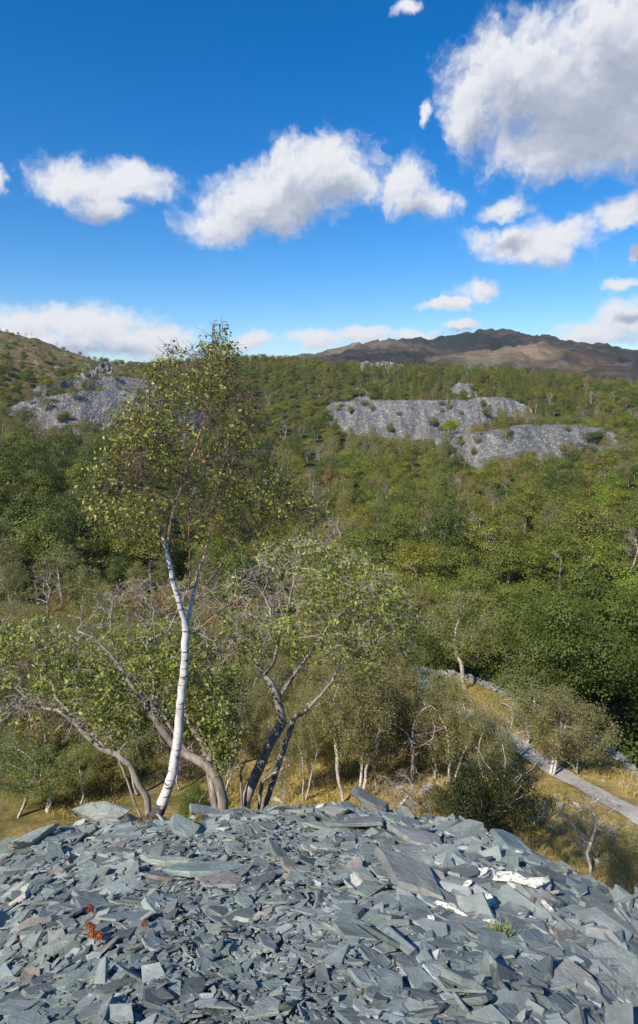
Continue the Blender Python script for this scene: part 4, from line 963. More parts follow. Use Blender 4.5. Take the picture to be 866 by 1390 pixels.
# far wood: the rest of each kind, as one mass per kind
def far_mass(name, kind, protos, pts, farmat):
    if not pts: return
    P = np.array([p[:3] for p in pts]); n = len(P)
    me = bpy.data.meshes.new(name); me.vertices.add(n); me.vertices.foreach_set('co', P.astype(np.float32).ravel())
    me.attributes.new('scl', 'FLOAT', 'POINT').data.foreach_set('value', np.array([p[3] for p in pts], np.float32))
    me.attributes.new('rot', 'FLOAT', 'POINT').data.foreach_set('value', rng.uniform(0, 6.28, n).astype(np.float32))
    me.attributes.new('idx', 'INT', 'POINT').data.foreach_set('value', rng.integers(0, len(protos), n).astype(np.int32))
    o = obj(name, me, None, kind='stuff')
    ng = bpy.data.node_groups.new(name, 'GeometryNodeTree'); ng.interface.new_socket('Geometry', in_out='INPUT', socket_type='NodeSocketGeometry'); ng.interface.new_socket('Geometry', in_out='OUTPUT', socket_type='NodeSocketGeometry')
    g = NT(ng); gi = g.n('NodeGroupInput'); join = g.n('GeometryNodeJoinGeometry')
    srcs = []
    for pr in protos:
        parts = []
        for me_ in (pr[0], pr[1]) + ((pr[2],) if kind == 'birch' else ()):
            src = next(ob for ob in COL.objects if ob.data is me_)
            oi = g.n('GeometryNodeObjectInfo', transform_space='ORIGINAL'); oi.inputs['Object'].default_value = src; geo = oi.outputs['Geometry']
            if me_ is pr[1]: geo = g.n('GeometryNodeSetMaterial', {0: geo, 'Material': farmat}).outputs[0]
            parts.append(geo)
        jj = g.n('GeometryNodeJoinGeometry')
        for q in parts: g.t.links.new(q, jj.inputs[0])
        srcs.append(g.n('GeometryNodeGeometryToInstance', {0: jj.outputs[0]}).outputs[0])
    for q in srcs: g.t.links.new(q, join.inputs[0])
    na = lambda nm, t: g.n('GeometryNodeInputNamedAttribute', {'Name': nm}, data_type=t).outputs[0]
    rot = g.n('ShaderNodeCombineXYZ', {2: na('rot', 'FLOAT')}).outputs[0]; sc = g.n('ShaderNodeCombineXYZ', {0: na('scl', 'FLOAT'), 1: na('scl', 'FLOAT'), 2: na('scl', 'FLOAT')}).outputs[0]
    ip = g.n('GeometryNodeInstanceOnPoints', {'Points': gi.outputs[0], 'Instance': join.outputs[0], 'Instance Index': na('idx', 'INT'), 'Rotation': rot, 'Scale': sc}); ip.inputs['Pick Instance'].default_value = True
    g.n('NodeGroupOutput', {0: ip.outputs[0]})
    md = o.modifiers.new('instances', 'NODES'); md.node_group = ng
    return o
usedmesh = {ob.data for ob in COL.objects if ob.type == 'MESH'}
far_mass('oak_forest', 'oak', [p for p in OAKS if p[1] in usedmesh], farp['oak'], M_oak_far)
far_mass('birch_forest', 'birch', [p for p in BIRS+BIRB if p[1] in usedmesh and p[2] in usedmesh], farp['birch'], M_bir_far)
far_mass('larch_forest', 'larch', [p for p in LARS if p[1] in usedmesh], farp['larch'], M_lar_far)
print('TREES', used, {k: len(v) for k, v in farp.items()})

# ------------------------------------------------------------------ path, bank wall
def strip_on_ground(name, pts, width, m, lift=.05, jitter=.15):
    W_ = [hit(px, py, 14)[0] for px, py in pts]; W_ = np.array(W_)
    t = np.linspace(0, len(W_)-1, 160); C = np.stack([np.interp(t, np.arange(len(W_)), W_[:, k]) for k in range(2)], 1)
    for _ in range(12): C[1:-1] = (C[:-2]+C[1:-1]*2+C[2:])/4
    T = np.gradient(C, axis=0); T /= np.linalg.norm(T, axis=1)[:, None]; Nn = np.stack((-T[:, 1], T[:, 0]), 1)
    rows = []
    for k in range(9):
        s = (k/8-.5)*(width+jitter*4*vnoise(t*2, t*0+k//8*9, 3., 3, seed=7)[:, None]) if k in (0, 8) else (k/8-.5)*width
        q = C+Nn*s; rows.append(np.stack((q[:, 0], q[:, 1], H(q[:, 0], q[:, 1])+lift), 1))
    P = np.array(rows); idx = np.arange(P.shape[0]*P.shape[1]).reshape(P.shape[:2])
    f = np.stack((idx[:-1, :-1], idx[1:, :-1], idx[1:, 1:], idx[:-1, 1:]), -1).reshape(-1, 4)
    return obj(name, mesh_np(name, P.reshape(-1, 3), f, None, True), m, kind='structure')
M_path, N = mat('slate gravel')
pos = N.n('ShaderNodeNewGeometry').outputs['Position']; q = N.noise(pos, 4, 6, .7); q2 = N.noise(pos, .5, 4, .6)
finish(N, N.mix(1, N.ramp(q, [(.3, (.36, .345, .31)), (.7, (.52, .50, .45))]), N.ramp(q2, [(.3, .7), (.7, 1.15)]), 'MULTIPLY'), .9, bump=q, bstr=.6, bdist=.05)
strip_on_ground('gravel_path', [(430, 905), (520, 912), (570, 930), (605, 952), (650, 980), (700, 1010), (750, 1046), (800, 1074), (850, 1102), (900, 1132), (960, 1170)], 1.5, M_path, .08)

# stone piece shapes
def slab(nv, thick, elong=1.4, cham=.06, lay=1):
    a = np.sort(np.linspace(0, 2*np.pi, nv, endpoint=False)+rng.normal(0, .28, nv)); rr = rng.uniform(.36, .55, nv)
    base = np.stack((np.cos(a)*rr*math.sqrt(elong), np.sin(a)*rr/math.sqrt(elong)), 1)
    sh = rng.normal(0, .06, 2); tl = rng.normal(0, .10, 2)*thick*2
    rings = [(.93, -thick/2), (1.0, -thick*.25), (1.0+rng.normal(0, .02), thick*.28), (.94, thick/2)]
    V_ = []
    for k, (s, z_) in enumerate(rings):
        b = base*s*(1+rng.normal(0, .018, (nv, 1)))+sh*(z_/max(thick, .01))*thick*2
        V_.append(np.column_stack((b, np.full(nv, z_)+b@tl*4+rng.normal(0, thick*.05, nv))))
    V_ = np.concatenate(V_); lp = []; sz = []
    for k in range(3):
        for i_ in range(nv):
            j_ = (i_+1) % nv; lp += [k*nv+i_, k*nv+j_, (k+1)*nv+j_, (k+1)*nv+i_]; sz.append(4)
    ct = len(V_); V_ = np.vstack((V_, [[*rng.normal(0, .06, 2), thick*.5+rng.normal(0, thick*.12)]], [[0, 0, -thick*.5]]))
    for i_ in range(nv):
        j_ = (i_+1) % nv; lp += [3*nv+i_, 3*nv+j_, ct]; sz.append(3); lp += [j_, i_, ct+1]; sz.append(3)
    return V_, np.array(lp), np.array(sz)
def boulder(sub=3, sx=1., sy=.7, sz_=.6, cuts=15):
    import bmesh
    bm = bmesh.new(); bmesh.ops.create_icosphere(bm, subdivisions=sub, radius=.62)
    V_ = np.array([v.co[:] for v in bm.verts]); Fs = np.array([[v.index for v in f.verts] for f in bm.faces]); bm.free()
    for _ in range(cuts):
        n = rng.normal(0, 1, 3); n /= np.linalg.norm(n); d = rng.uniform(.24, .42); s = V_@n; m = s > d; V_[m] -= np.outer(s[m]-d, n)
    V_ += rng.normal(0, .006, V_.shape); V_ *= np.array((sx, sy, sz_))
    return V_, Fs.ravel(), np.full(len(Fs), 3)
SLABS = [slab(int(n_), t, e) for n_, t, e in [(5, .08, 1.3), (6, .11, 1.6), (5, .06, 1.9), (7, .13, 1.2), (5, .09, 2.3), (4, .15, 1.5), (6, .07, 1.1), (7, .12, 1.8), (5, .2, 1.3), (9, .09, 1.5), (5, .06, 2.0), (5, .10, 1.2), (6, .16, 1.9), (6, .11, 1.4), (7, .08, 1.7), (5, .22, 1.2), (6, .1, 1.5), (8, .09, 1.3)]]
def chip(nv, th, el):
    V_, lp, sz = slab(nv, th, el); a_ = V_[:nv]; b_2 = V_[3*nv:4*nv]; lp = []; sz = [4]*nv+[nv, nv]
    for i_ in range(nv): lp += [i_, (i_+1) % nv, nv+(i_+1) % nv, nv+i_]
    return np.vstack((a_, b_2)), np.array(lp+list(range(nv, 2*nv))+list(range(nv))[::-1]), np.array(sz)
CHIPS = [chip(int(rng.integers(4, 7)), rng.uniform(.06, .22), rng.uniform(1, 2.2)) for _ in range(14)]
BOULD = [boulder(4, 1, rng.uniform(.6, .85), rng.uniform(.4, .65)) for _ in range(6)]
SL_M = []
for q in SLABS: m_ = mesh_np('slate_plate', q[0], q[1], None, False, q[2]); m_.materials.append(M_slate); SL_M.append(m_)
BO_M = []
for q in BOULD: m_ = mesh_np('slate_block', q[0], q[1], None, False, q[2]); m_.materials.append(M_slate); BO_M.append(m_)

def nrm_at(x, y, e=.25):
    a = (Hs(x+e, y)-Hs(x-e, y))/(2*e); b = (Hs(x, y+e)-Hs(x, y-e))/(2*e); return Vector((-a, -b, 1)).normalized()
def heap_xy(px, py):
    for _ in range(30):
        p, r = hit(px, py, 1.4, 60)
        if r < 9: break
        py += 2
    return p, r
COLS = {'blue-grey': (.155, .192, .205), 'green-grey': (.160, .195, .188), 'dark grey': (.085, .098, .112), 'pale grey': (.29, .315, .32), 'purple-grey': (.165, .165, .18), 'brown-grey': (.20, .18, .165), 'mid grey': (.185, .205, .215)}
def stone(name, me_, p, size, yaw, tiltq, color, label=None, cat='slate', group='loose slates on the heap', desc=None, lift=.0, flat=None):
    o = bpy.data.objects.new(name, me_); COL.objects.link(o)
    q = tiltq @ Matrix.Rotation(yaw, 4, 'Z').to_quaternion()
    o.rotation_mode = 'QUATERNION'; o.rotation_quaternion = q; o.scale = (size,)*3 if flat is None else (size*flat[0], size*flat[1], size*flat[2])
    o.location = (p[0], p[1], p[2]+lift); o.color = (*color, 1); o['category'] = cat
    if group: o['group'] = group
    if label: o['label'] = label
    else: later(o, desc, LM_HEAP, p)
    return o
def tilt(x, y, amt, toward=None):
    n = nrm_at(x, y); v = Vector((n.x+rng.normal(0, amt), n.y+rng.normal(0, amt), n.z)); 
    if toward is not None: v = v+Vector(toward)
    return v.normalized().to_track_quat('Z', 'Y')
HEROES = [ # px, py, width px, mesh, yaw, color, label, flat scale, tilt add, lift
 (146, 1106, 84, BO_M[0], .3, (.26, .285, .29), 'big pale blue-grey boulder on the crest beside the birch foot', (1, .8, .95), None, .16, 'slate_boulder'),
 (112, 1120, 38, BO_M[4], 1.3, (.30, .315, .32), 'smaller pale block leaning on the big crest boulder', (1, .9, .8), None, .08, 'slate_boulder'),
 (178, 1112, 44, BO_M[2], 1.1, (.07, .08, .10), 'dark block with shade in its colour against the big pale crest boulder', (1, .7, .9), (.4, 0, 0), .05, 'slate_block'),  # dark colour stands for the shaded right face of the boulder
 (508, 1104, 88, BO_M[3], .1, (.10, .105, .115), 'dark curved block crowning the crest in front of the birches', (1, .8, .7), (.2, -.4, 0), .1, 'slate_block'),
 (455, 1112, 60, BO_M[1], 2.1, (.17, .18, .19), 'grey wedge shaped block beside the dark curved crest block', (1, .8, .8), None, .06, 'slate_block'),
 (415, 1112, 46, BO_M[5], .1, (.20, .19, .18), 'brownish grey crest block beside the grey wedge', (1, .8, .7), None, .05, 'slate_block'),
 (42, 1152, 92, BO_M[1], .8, (.30, .315, .31), 'pale quartz-veined block at the outer end of the crest', (1, .7, .6), None, .07, 'slate_boulder'),
 (556, 1202, 116, SL_M[3], -.35, (.155, .165, .175), 'broad purple-grey slab tilted across the heap', (1, .8, 1.0), (.15, -.15, 0), .14, 'slate_plate'),
 (276, 1196, 100, SL_M[9], .1, (.19, .235, .25), 'smooth oval blue slab lying among small chips', (1, .75, .8), (0, -.2, 0), .10, 'slate_plate'),
 (228, 1180, 70, SL_M[7], -.1, (.27, .30, .29), 'smooth pale weathered slab touching the oval slab', (1, .7, .9), (0, -.1, 0), .08, 'slate_plate'),
 (337, 1196, 32, SL_M[13], .05, (.17, .185, .20), 'square grey slab standing near the oval slab', (1, 1.3, 1.2), (0, -.35, 0), .08, 'slate_plate'),
 (592, 1108, 13, SL_M[5], .2, (.26, .28, .28), 'thin upright shard standing on the crest', (1, 1.0, 6.0), (0, 0, 3), .1, 'slate_shard'),
 (548, 1118, 44, SL_M[8], .15, (.17, .20, .19), 'greenish block beside the upright shard', (1, .8, 1.2), (0, -.5, 0), .1, 'slate_block'),
 (690, 1140, 86, SL_M[1], -.6, (.16, .20, .22), 'sloping blue slab at the end of the crest', (1, .8, .9), (.2, -.1, 0), .1, 'slate_plate'),
 (662, 1236, 34, BO_M[2], .4, (.70, .69, .66), 'bright white quartz block among grey slabs', (1, .9, .7), (0, -.5, 0), .12, 'quartz_block'),
 (606, 1240, 24, SL_M[4], -1.1, (.70, .69, .66), 'long white quartz splinter standing in a dark gap', (1.1, .9, 1.4), (0, -.6, 0), .12, 'quartz_shard'),
 (622, 1256, 28, BO_M[0], .9, (.68, .67, .65), 'white quartz lump under the quartz splinter', (1, .8, .7), (0, -.5, 0), .1, 'quartz_block'),
 (640, 1268, 22, BO_M[1], .2, (.68, .67, .65), 'small white quartz lump by the grass tuft', (1, .8, .6), (0, -.5, 0), .1, 'quartz_block'),
 (690, 1206, 40, SL_M[2], -.5, (.68, .67, .65), 'thin white quartz sheet stepping down the slope', (1, .5, 1), (0, -.5, 0), .12, 'quartz_shard'),
 (722, 1214, 44, SL_M[10], -.45, (.68, .67, .65), 'white quartz sheet lying beyond the thin quartz sheet', (1, .5, 1), (0, -.5, 0), .12, 'quartz_shard'),
 (650, 1192, 26, SL_M[0], -.3, (.68, .67, .65), 'white fleck of quartz above the purple-grey slab end', (1, .6, 1), (0, -.5, 0), .12, 'quartz_shard'),
 (745, 1252, 26, BO_M[3], 1.2, (.58, .57, .55), 'white veined quartz lump low on the falling slope', (1, .8, .7), (0, -.5, 0), .1, 'quartz_block'),
 (718, 1262, 22, SL_M[12], -1.2, (.68, .67, .65), 'white quartz wedge beside the grass tuft', (1, .6, .8), (0, -.5, 0), .1, 'quartz_shard'),
 (585, 1262, 20, BO_M[4], .7, (.8, .79, .77), 'tiny white quartz lump in a dark hollow of slabs', (1, .8, .7), (0, -.5, 0), .1, 'quartz_block'),
 (676, 1196, 22, SL_M[15], -.2, (.58, .57, .55), 'stubby white quartz chip close above the thin sheet', (1, .5, 1), (0, -.5, 0), .1, 'quartz_shard'),
 (702, 1222, 26, SL_M[5], -.9, (.68, .67, .65), 'white quartz splinter under the two quartz sheets', (1, .4, 1), (0, -.6, 0), .1, 'quartz_shard'),
 (826, 1240, 20, SL_M[2], -1.3, (.68, .67, .65), 'white streak of quartz on the far falling slope', (1, .4, 1), (0, -.6, 0), .1, 'quartz_shard'),
 (632, 1214, 18, SL_M[12], .4, (.68, .67, .65), 'white quartz nick beside the purple-grey slab', (1, .6, 1), (0, -.6, 0), .1, 'quartz_shard'),
 (664, 1272, 24, BO_M[5], 1.9, (.74, .73, .70), 'white speckled quartz lump touching the grass tuft', (1, .8, .7), (0, -.5, 0), .1, 'quartz_block'),
 (434, 1098, 16, BO_M[2], .2, (.6, .6, .58), 'little pale stone on the crest', (1, .8, .8), (0, -.5, 0), .1, 'slate_chip'),
 (484, 1208, 24, SL_M[6], .6, (.48, .49, .49), 'small pale six sided slate bright among dark ones', (1, 1, .8), (0, -.5, 0), .1, 'slate_chip'),
 (696, 1230, 30, BO_M[5], .6, (.36, .27, .23), 'pinkish brown stone beside the bright quartz block', (1, .9, .8), (0, -.3, 0), .08, 'brown_stone'),
 (350, 1292, 44, SL_M[11], .1, (.17, .205, .21), 'flat square slab low in the chips under oval slab', (1, 1, .8), None, .04, 'slate_plate'),
 (160, 1260, 40, SL_M[14], .3, (.20, .24, .245), 'blue-green slab standing above the orange stonecrop', (1, 1.1, .8), (0, -.3, 0), .05, 'slate_plate'),
 (175, 1215, 56, SL_M[1], .75, (.24, .275, .30), 'pale blue slab pointing uphill through small chips', (1, .8, .8), (0, -.2, 0), .06, 'slate_plate'),
 (380, 1232, 52, SL_M[9], .1, (.21, .245, .245), 'flat pale green slab beside chips below the square slab', (1, .7, .6), None, .05, 'slate_plate'),
 (480, 1282, 70, SL_M[4], -.3, (.19, .225, .225), 'long laid slab low on the heap', (1, .8, .8), None, .05, 'slate_plate'),
 (45, 1215, 66, BO_M[4], .5, (.30, .34, .34), 'pale blocky stone above a dark slab at heap corner', (1, .8, .6), None, .04, 'slate_block'),
 (700, 1262, 60, SL_M[0], -.2, (.15, .165, .18), 'dark slab with pale edge over the grass tuft', (1, .8, 1), None, .05, 'slate_plate')]
nst = 0; occupied = []
for (px, py, w, me_, yaw, colr, lab, fl, tl_, lift, nm) in HEROES:
    w = w*1.12 if 'quartz' in nm else w
    p, r = heap_xy(px, py+ (8 if lift > .1 and py > 1150 else 0)); dist = fdep(p); size = w*dist/F
    stone(nm, me_, p, size, yaw, tilt(p[0], p[1], .03, tl_), colr, lab, 'quartz stone' if 'quartz' in nm else 'slate stone', 'quartz stones on the heap' if 'quartz' in nm else None, lift=(lift*.8+(.38 if 'quartz' in nm or 'chip' in nm else .06))*size+.02, flat=fl); nst += 1
    occupied.append((px, py, w*.45))
# larger slates, each a thing: sizes in metres, bigger along the crest and on the falling side
def crest_py(px): return np.interp(px, [c[0] for c in CREST], [c[1] for c in CREST])
tries = 0
NS = 268
while nst < NS+len(HEROES) and tries < 20000:
    tries += 1
    px = rng.uniform(-15, 885); cpy = crest_py(px); u = rng.random()
    py = cpy+(1400-cpy)*(u**1.25)+2
    if py > 1395: continue
    if any(math.hypot((px-a)*.9, (py-b)*1.5) < c for a, b, c in occupied): continue
    if 180 < px < 425 and py > 1195 and rng.random() < .62: continue
    p, r = heap_xy(px, py); dist = fdep(p); right = np.clip((px-380)/300, 0, 1); top = np.clip(1-(py-cpy)/70, 0, 1)
    chips = (1-right)*np.clip((py-1170)/60, 0, 1)
    wpx = rng.lognormal(math.log(32+22*right+14*top-4*chips), .38); wpx = min(wpx, 105); size = wpx*dist/F
    if any(math.hypot((px-a), (py-b)*1.4) < (c+wpx*.5)*.50 for a, b, c in occupied): continue
    occupied.append((px, py, wpx*.5))
    blk = rng.random() < (.10+.35*top)
    me_ = BO_M[rng.integers(6)] if blk else SL_M[rng.integers(len(SL_M))]
    if right > .5: cn = rng.choice(['blue-grey', 'mid grey', 'purple-grey', 'dark grey', 'brown-grey', 'pale grey'], p=[.28, .26, .18, .12, .08, .08])
    else: cn = rng.choice(['blue-grey', 'green-grey', 'mid grey', 'dark grey', 'pale grey', 'brown-grey'], p=[.36, .26, .16, .08, .10, .04])
    c = np.array(COLS[str(cn)])*rng.uniform(.85, 1.2); wd = 'small' if wpx < 28 else ('large' if wpx > 52 else 'middling')
    amt = .09 if not blk else .25
    if rng.random() < .08: amt = .4
    if px < 420 and py < 1210 and rng.random() < .6: tl_ = (.35, -.25, 0)
    else: tl_ = (0, -.1, 0)
    stone('slate_block' if blk else 'slate_plate', me_, p, size, rng.normal(.35, .5) if px < 420 else rng.normal(-.45, .5), tilt(p[0], p[1], amt, tl_), c, None, 'slate stone', 'loose slates lying on the heap',
          f"{wd} {cn} {'block' if blk else 'slab'}", lift=size*rng.uniform(.03, .14)+.03, flat=(1, rng.uniform(.7, 1.1), rng.uniform(.6, 1.1))); nst += 1

# small slates and chips: one mass
def scatter_chips(name, n, gen, m, smin=0):
    Vs, Ls, Ss, Ts = [], [], [], []; off = 0
    for _ in range(n):
        g = gen()
        if g is None: continue
        (x, y, z_), size, q, fl, t = g; V_, lp, sz = SLABS[rng.integers(len(SLABS))] if size > .085 else CHIPS[rng.integers(len(CHIPS))]
        Mx = np.array(q.to_matrix()); W_ = (V_*np.array(fl)*size)@Mx.T+np.array((x, y, z_))
        Vs.append(W_); Ls.append(lp+off); Ss.append(sz); Ts.append(np.full(len(V_), t)); off += len(V_)
    me = mesh_np(name, np.concatenate(Vs), np.concatenate(Ls), {'tint': np.concatenate(Ts)}, False, np.concatenate(Ss))
    return obj(name, me, m, kind='stuff')
# precomputed height/normal grid on the heap for speed
gx = np.linspace(-9, 9, 361); gy = np.linspace(-1, 12, 261); GX, GY = np.meshgrid(gx, gy, indexing='ij'); GZ = H(GX, GY); DX, DY = np.gradient(GZ, gx, gy)
def heapz(x, y):
    i_ = min(max(int((x+9)/.05), 0), 360); j_ = min(max(int((y+1)/.05), 0), 260); return GZ[i_, j_], DX[i_, j_], DY[i_, j_]
def gen_chip():
    u = rng.random()
    az = R(rng.uniform(-38, 38)); t = float(np.interp(math.degrees(az), cr_az, cr_t)); rc = EYE/max(t-K, .12)
    r = 1.9+(rc+.45-1.9)*rng.random()**.85; x, y = r*math.sin(az), r*math.cos(az); z_, a, b = heapz(x, y)
    right = min(max((az-R(2))/R(14), 0), 1); near = r/7.
    size = rng.lognormal(math.log(.022+.034*near+.02*right), .45) if rng.random() < (.93 if -.27 < az < .02 and r < 6 else .76) else rng.lognormal(math.log(.07+.09*near+.05*right), .45)
    size = min(size, .36)
    amt = .13 if rng.random() < .86 else .5
    v = Vector((-a+rng.normal(0, amt), -b-.1+rng.normal(0, amt), 1)).normalized()
    q = v.to_track_quat('Z', 'Y') @ Matrix.Rotation(rng.normal(.2, 1.0), 4, 'Z').to_quaternion()
    t_ = rng.beta(2.2, 2.0)*.9 if rng.random() < .965 else rng.uniform(.9, 1)
    return (x, y, z_+rng.uniform(-.02, .045)+size*.03), size, q, (1, rng.uniform(.6, 1.1), rng.uniform(.6, 1.2)), t_
scatter_chips('slate_rubble', 52000, gen_chip, M_chip)
# scattered stones on the golden slope and along the bank wall
PV = np.array([v.co[:2] for v in bpy.data.objects['gravel_path'].data.vertices])[::3]
def gen_slope():
    px = rng.uniform(560, 900) if rng.random() < .55 else rng.uniform(350, 620); py = rng.uniform(985, 1240)
    az = math.atan((px-433)/F); r = rng.uniform(13, 34); x, y = r*math.sin(az), r*math.cos(az)
    if vnoise(np.array([x]), np.array([y]), 4., 3, seed=33)[0] < .05: return None
    if np.min((PV[:, 0]-x)**2+(PV[:, 1]-y)**2) < 1.3: return None
    z_ = Hs(x, y); s = rng.lognormal(math.log(.20), .5)
    q = Vector((rng.normal(0, .4), -.4+rng.normal(0, .4), 1)).normalized().to_track_quat('Z', 'Y')
    return (x, y, z_), min(s, 1.0), q, (1, .9, 2.2), rng.uniform(.6, 1.0)
scatter_chips('stone_rubble', 2600, gen_slope, M_chip)
# dry wall along the top edge of the bank
def bank_wall():
    Vs, Ls, Ss, Ts = [], [], [], []; off = 0; pts = []
    for az in np.arange(azof(556, 910), azof(930, 1090), .012*57.3/3.2/5):
        r = float(np.interp(az, ed_az, ed_r)); pts.append((r*math.sin(R(az)), r*math.cos(R(az))))
    o0 = np.array((*pts[len(pts)//3], 0)); o0[2] = Hs(o0[0], o0[1])
    for (x, y) in pts:
        for lay in range(3):
            if lay == 2 and rng.random() < .5: continue
            V_, lp, sz = SLABS[rng.integers(len(SLABS))]; s = rng.uniform(.22, .5)
            q = Vector((rng.normal(0, .12), rng.normal(0, .12), 1)).normalized().to_track_quat('Z', 'Y') @ Matrix.Rotation(rng.uniform(0, 6), 4, 'Z').to_quaternion()
            zz = Hs(x, y)+lay*.14; W_ = (V_*np.array((s, s, s*1.3)))@np.array(q.to_matrix()).T+np.array((x+rng.normal(0, .16), y+rng.normal(0, .16), zz))-o0
            Vs.append(W_); Ls.append(lp+off); Ss.append(sz); Ts.append(np.full(len(V_), rng.choice([.93, .9, .8, .6, .97]))); off += len(V_)
    me = mesh_np('dry_stone_wall', np.concatenate(Vs), np.concatenate(Ls), {'tint': np.concatenate(Ts)}, False, np.concatenate(Ss))
    o = obj('dry_stone_wall', me, M_chip); o.location = o0; o['label'] = 'low tumbled slate wall running along the outer edge of the path bank'; o['category'] = 'wall'
bank_wall()

# ------------------------------------------------------------------ haze over the whole valley
import bmesh
bm = bmesh.new(); bmesh.ops.create_cube(bm, size=1); hm = bpy.data.meshes.new('haze'); bm.to_mesh(hm); bm.free()
zlo = float(V[:, 2].min()) if False else float(Z.min())-1.0; zhi = float(Z.max())+12
hzo = obj('haze', hm, None, kind='stuff'); hzo.scale = (8800, 8800, zhi-zlo); hzo.location = (0, 0, (zhi+zlo)/2)
M_haze = bpy.data.materials.new('haze'); M_haze.use_nodes = True; M_haze.node_tree.nodes.clear(); N = NT(M_haze.node_tree)
pv_ = N.n('ShaderNodeVolumePrincipled', {'Color': (.80, .88, 1, 1), 'Density': .00006, 'Anisotropy': .2}); ou = N.n('ShaderNodeOutputMaterial'); N.t.links.new(pv_.outputs[0], ou.inputs['Volume'])
hm.materials.append(M_haze)

# ------------------------------------------------------------------ grass and small plants
def blades(C, n_per, L, w, spreadr, tlo, thi, lean=.5):
    n = len(C)*n_per; B = np.repeat(C, n_per, 0)+rng.normal(0, spreadr, (n, 3))*np.array((1, 1, 0)); d = rng.normal(0, lean, (n, 3)); d[:, 2] = 1; d /= np.linalg.norm(d, axis=1)[:, None]
    s = np.cross(d, rng.normal(0, 1, (n, 3))); s /= np.linalg.norm(s, axis=1)[:, None]; l = L*rng.uniform(.5, 1.3, (n, 1))
    bend = np.stack((d[:, 0], d[:, 1], -np.ones(n)*.3), 1)*l*.25
    V_ = np.stack((B-s*w, B+s*w, B+d*l*.6+s*w*.6, B+d*l*.6-s*w*.6, B+d*l+bend), 1).reshape(-1, 3); k = np.arange(n)[:, None]*5
    lo = np.concatenate(((k+[[0, 1, 2, 3]]).ravel(), (k+[[3, 2, 4]]).ravel())); sz = np.concatenate((np.full(n, 4), np.full(n, 3)))
    return V_, lo, sz, np.repeat(rng.uniform(tlo, thi, n), 5)
M_grass = leaf_mat('golden grass', [(0, (.11, .12, .035)), (.35, (.29, .24, .075)), (.75, (.49, .38, .135)), (1, (.62, .52, .24))], trans=.2, rough=.7)
n = 26000; az = np.radians(rng.uniform(-31, 31, n)); r = np.sqrt(rng.uniform(12**2, 52**2, n)); er = np.interp(np.degrees(az), ed_az, ed_r); x, y = r*np.sin(az), r*np.cos(az)
k = (r < er-.3) & (vnoise(x, y, 5., 3, seed=51) > -.10+np.clip(-np.degrees(az)-4, 0, 20)*.012); x, y = x[k], y[k]
pth = bpy.data.objects['gravel_path'].data; pv = np.array([v.co[:2] for v in pth.vertices])[::5]
keep = np.array([np.min((pv[:, 0]-a)**2+(pv[:, 1]-b)**2) > 1.3 for a, b in zip(x, y)]); x, y = x[keep], y[keep]
C = np.stack((x, y, H(x, y)-.02), 1)
V_, lo, sz, t = blades(C, 7, .40, .012, .13, 0, 1, .55)
cl = np.repeat(np.clip(.5+vnoise(x, y, 3., 3, seed=52)*1.6, 0, 1), 35); obj('golden_grass', mesh_np('golden_grass', V_, lo, {'tint': np.clip(t*.5+cl*.5, 0, 1)}, False, sz), M_grass, kind='stuff')
# forest floor undergrowth beyond the bank
n = 52000; az = np.radians(rng.uniform(-31, 31, n)); r = np.sqrt(rng.uniform(42**2, 230**2, n)); er = np.interp(np.degrees(az), ed_az, ed_r); x, y = r*np.sin(az), r*np.cos(az); k = r > er+1.5; x, y = x[k], y[k]
V_, f, t = leaves(np.stack((x, y, H(x, y)+rng.uniform(.05, .9, len(x))), 1), np.tile((0, -.3, 1.), (len(x), 1)), .55, .8, .5, rng.beta(2, 2, len(x)))
o = obj('undergrowth', mesh_np('undergrowth', V_, f, {'tint': t}), M_oak, kind='stuff'); o.color = (1.1, 1.05, .75, 1)

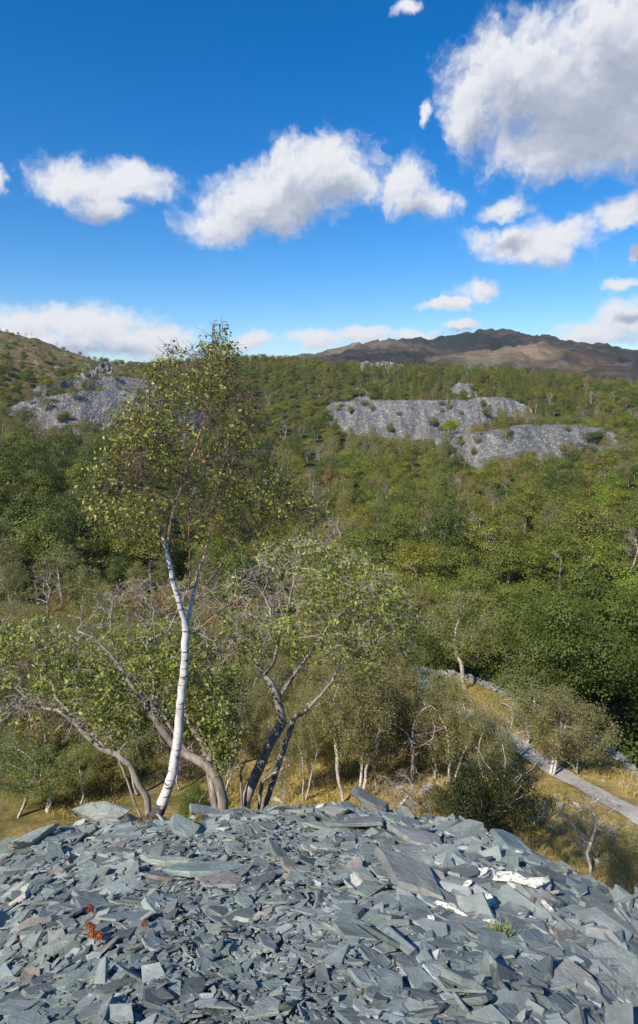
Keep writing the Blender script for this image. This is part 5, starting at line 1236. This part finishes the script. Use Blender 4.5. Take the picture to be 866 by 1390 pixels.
def tuft(name, px, py, wpx, hpx, m, label, cat, n=220, col=(1, 1, 1), lean=.4, wide=.004, tl=(0, 1)):
    p, r = heap_xy(px, py); dist = fdep(p); sw, h = wpx*dist/F/2, hpx*dist/F
    C = np.zeros((n, 3)); V_, lo, sz, t = blades(C, 1, h, wide, sw*.6, *tl, lean)
    o = obj(name, mesh_np(name, V_, lo, {'tint': t}, False, sz), m); o.location = (p[0], p[1], p[2]+.03); o.color = (*col, 1); o['label'] = label; o['category'] = cat
M_tuft = leaf_mat('green tuft', [(0, (.10, .13, .02)), (.6, (.28, .32, .05)), (1, (.5, .48, .14))], trans=.3)
tuft('grass_tuft', 680, 1288, 20, 30, M_tuft, 'single yellow green grass tuft growing between slabs', 'grass tuft', 140)
def cushion(name, px, py, wpx, hpx, col, label, cat, n=700, size=.012):
    p, r = heap_xy(px, py); dist = fdep(p); sw, sh_ = wpx*dist/F/2, hpx*dist/F*.8
    nb_ = 9; cc = np.column_stack((rng.uniform(-1, 1, nb_)*sw*.7, rng.uniform(-1, 1, nb_)*sh_*.7, rng.uniform(0, .3, nb_)*sh_)); i_ = rng.integers(0, nb_, n)
    d = rng.normal(0, 1, (n, 3)); d[:, 2] = abs(d[:, 2]); d /= np.linalg.norm(d, axis=1)[:, None]; C = cc[i_]+d*sw*.33*rng.uniform(.5, 1, (n, 1))
    V_, f, t = leaves(C, d, size, .7, .5, rng.random(n)); o = obj(name, mesh_np(name, V_, f, {'tint': t}), M_cush); o.location = (p[0], p[1], p[2]+.10); o.color = (*col, 1)
    o['label'] = label; o['category'] = cat
M_cush = leaf_mat('cushion', [(0, (.35, .35, .35)), (.6, (.68, .67, .65)), (1, (1.2, 1.2, 1.2))], trans=.15)
cushion('moss_cushion', 268, 1124, 26, 16, (.34, .24, .03), 'round yellow moss cushion on the crest beside the birch', 'moss')
cushion('moss_patch', 200, 1126, 26, 12, (.20, .12, .03), 'brown yellow moss at the very foot of the birch', 'moss')
cushion('stonecrop', 132, 1288, 34, 20, (.42, .15, .05), 'orange stonecrop patch spreading over small chips', 'plant', 1100)
cushion('stonecrop', 124, 1254, 14, 9, (.36, .09, .06), 'small red stonecrop sprig above the orange patch', 'plant', 240)
cushion('stonecrop', 196, 1276, 16, 10, (.28, .14, .07), 'small brown stonecrop sprig beside the orange patch', 'plant', 240)

flush()
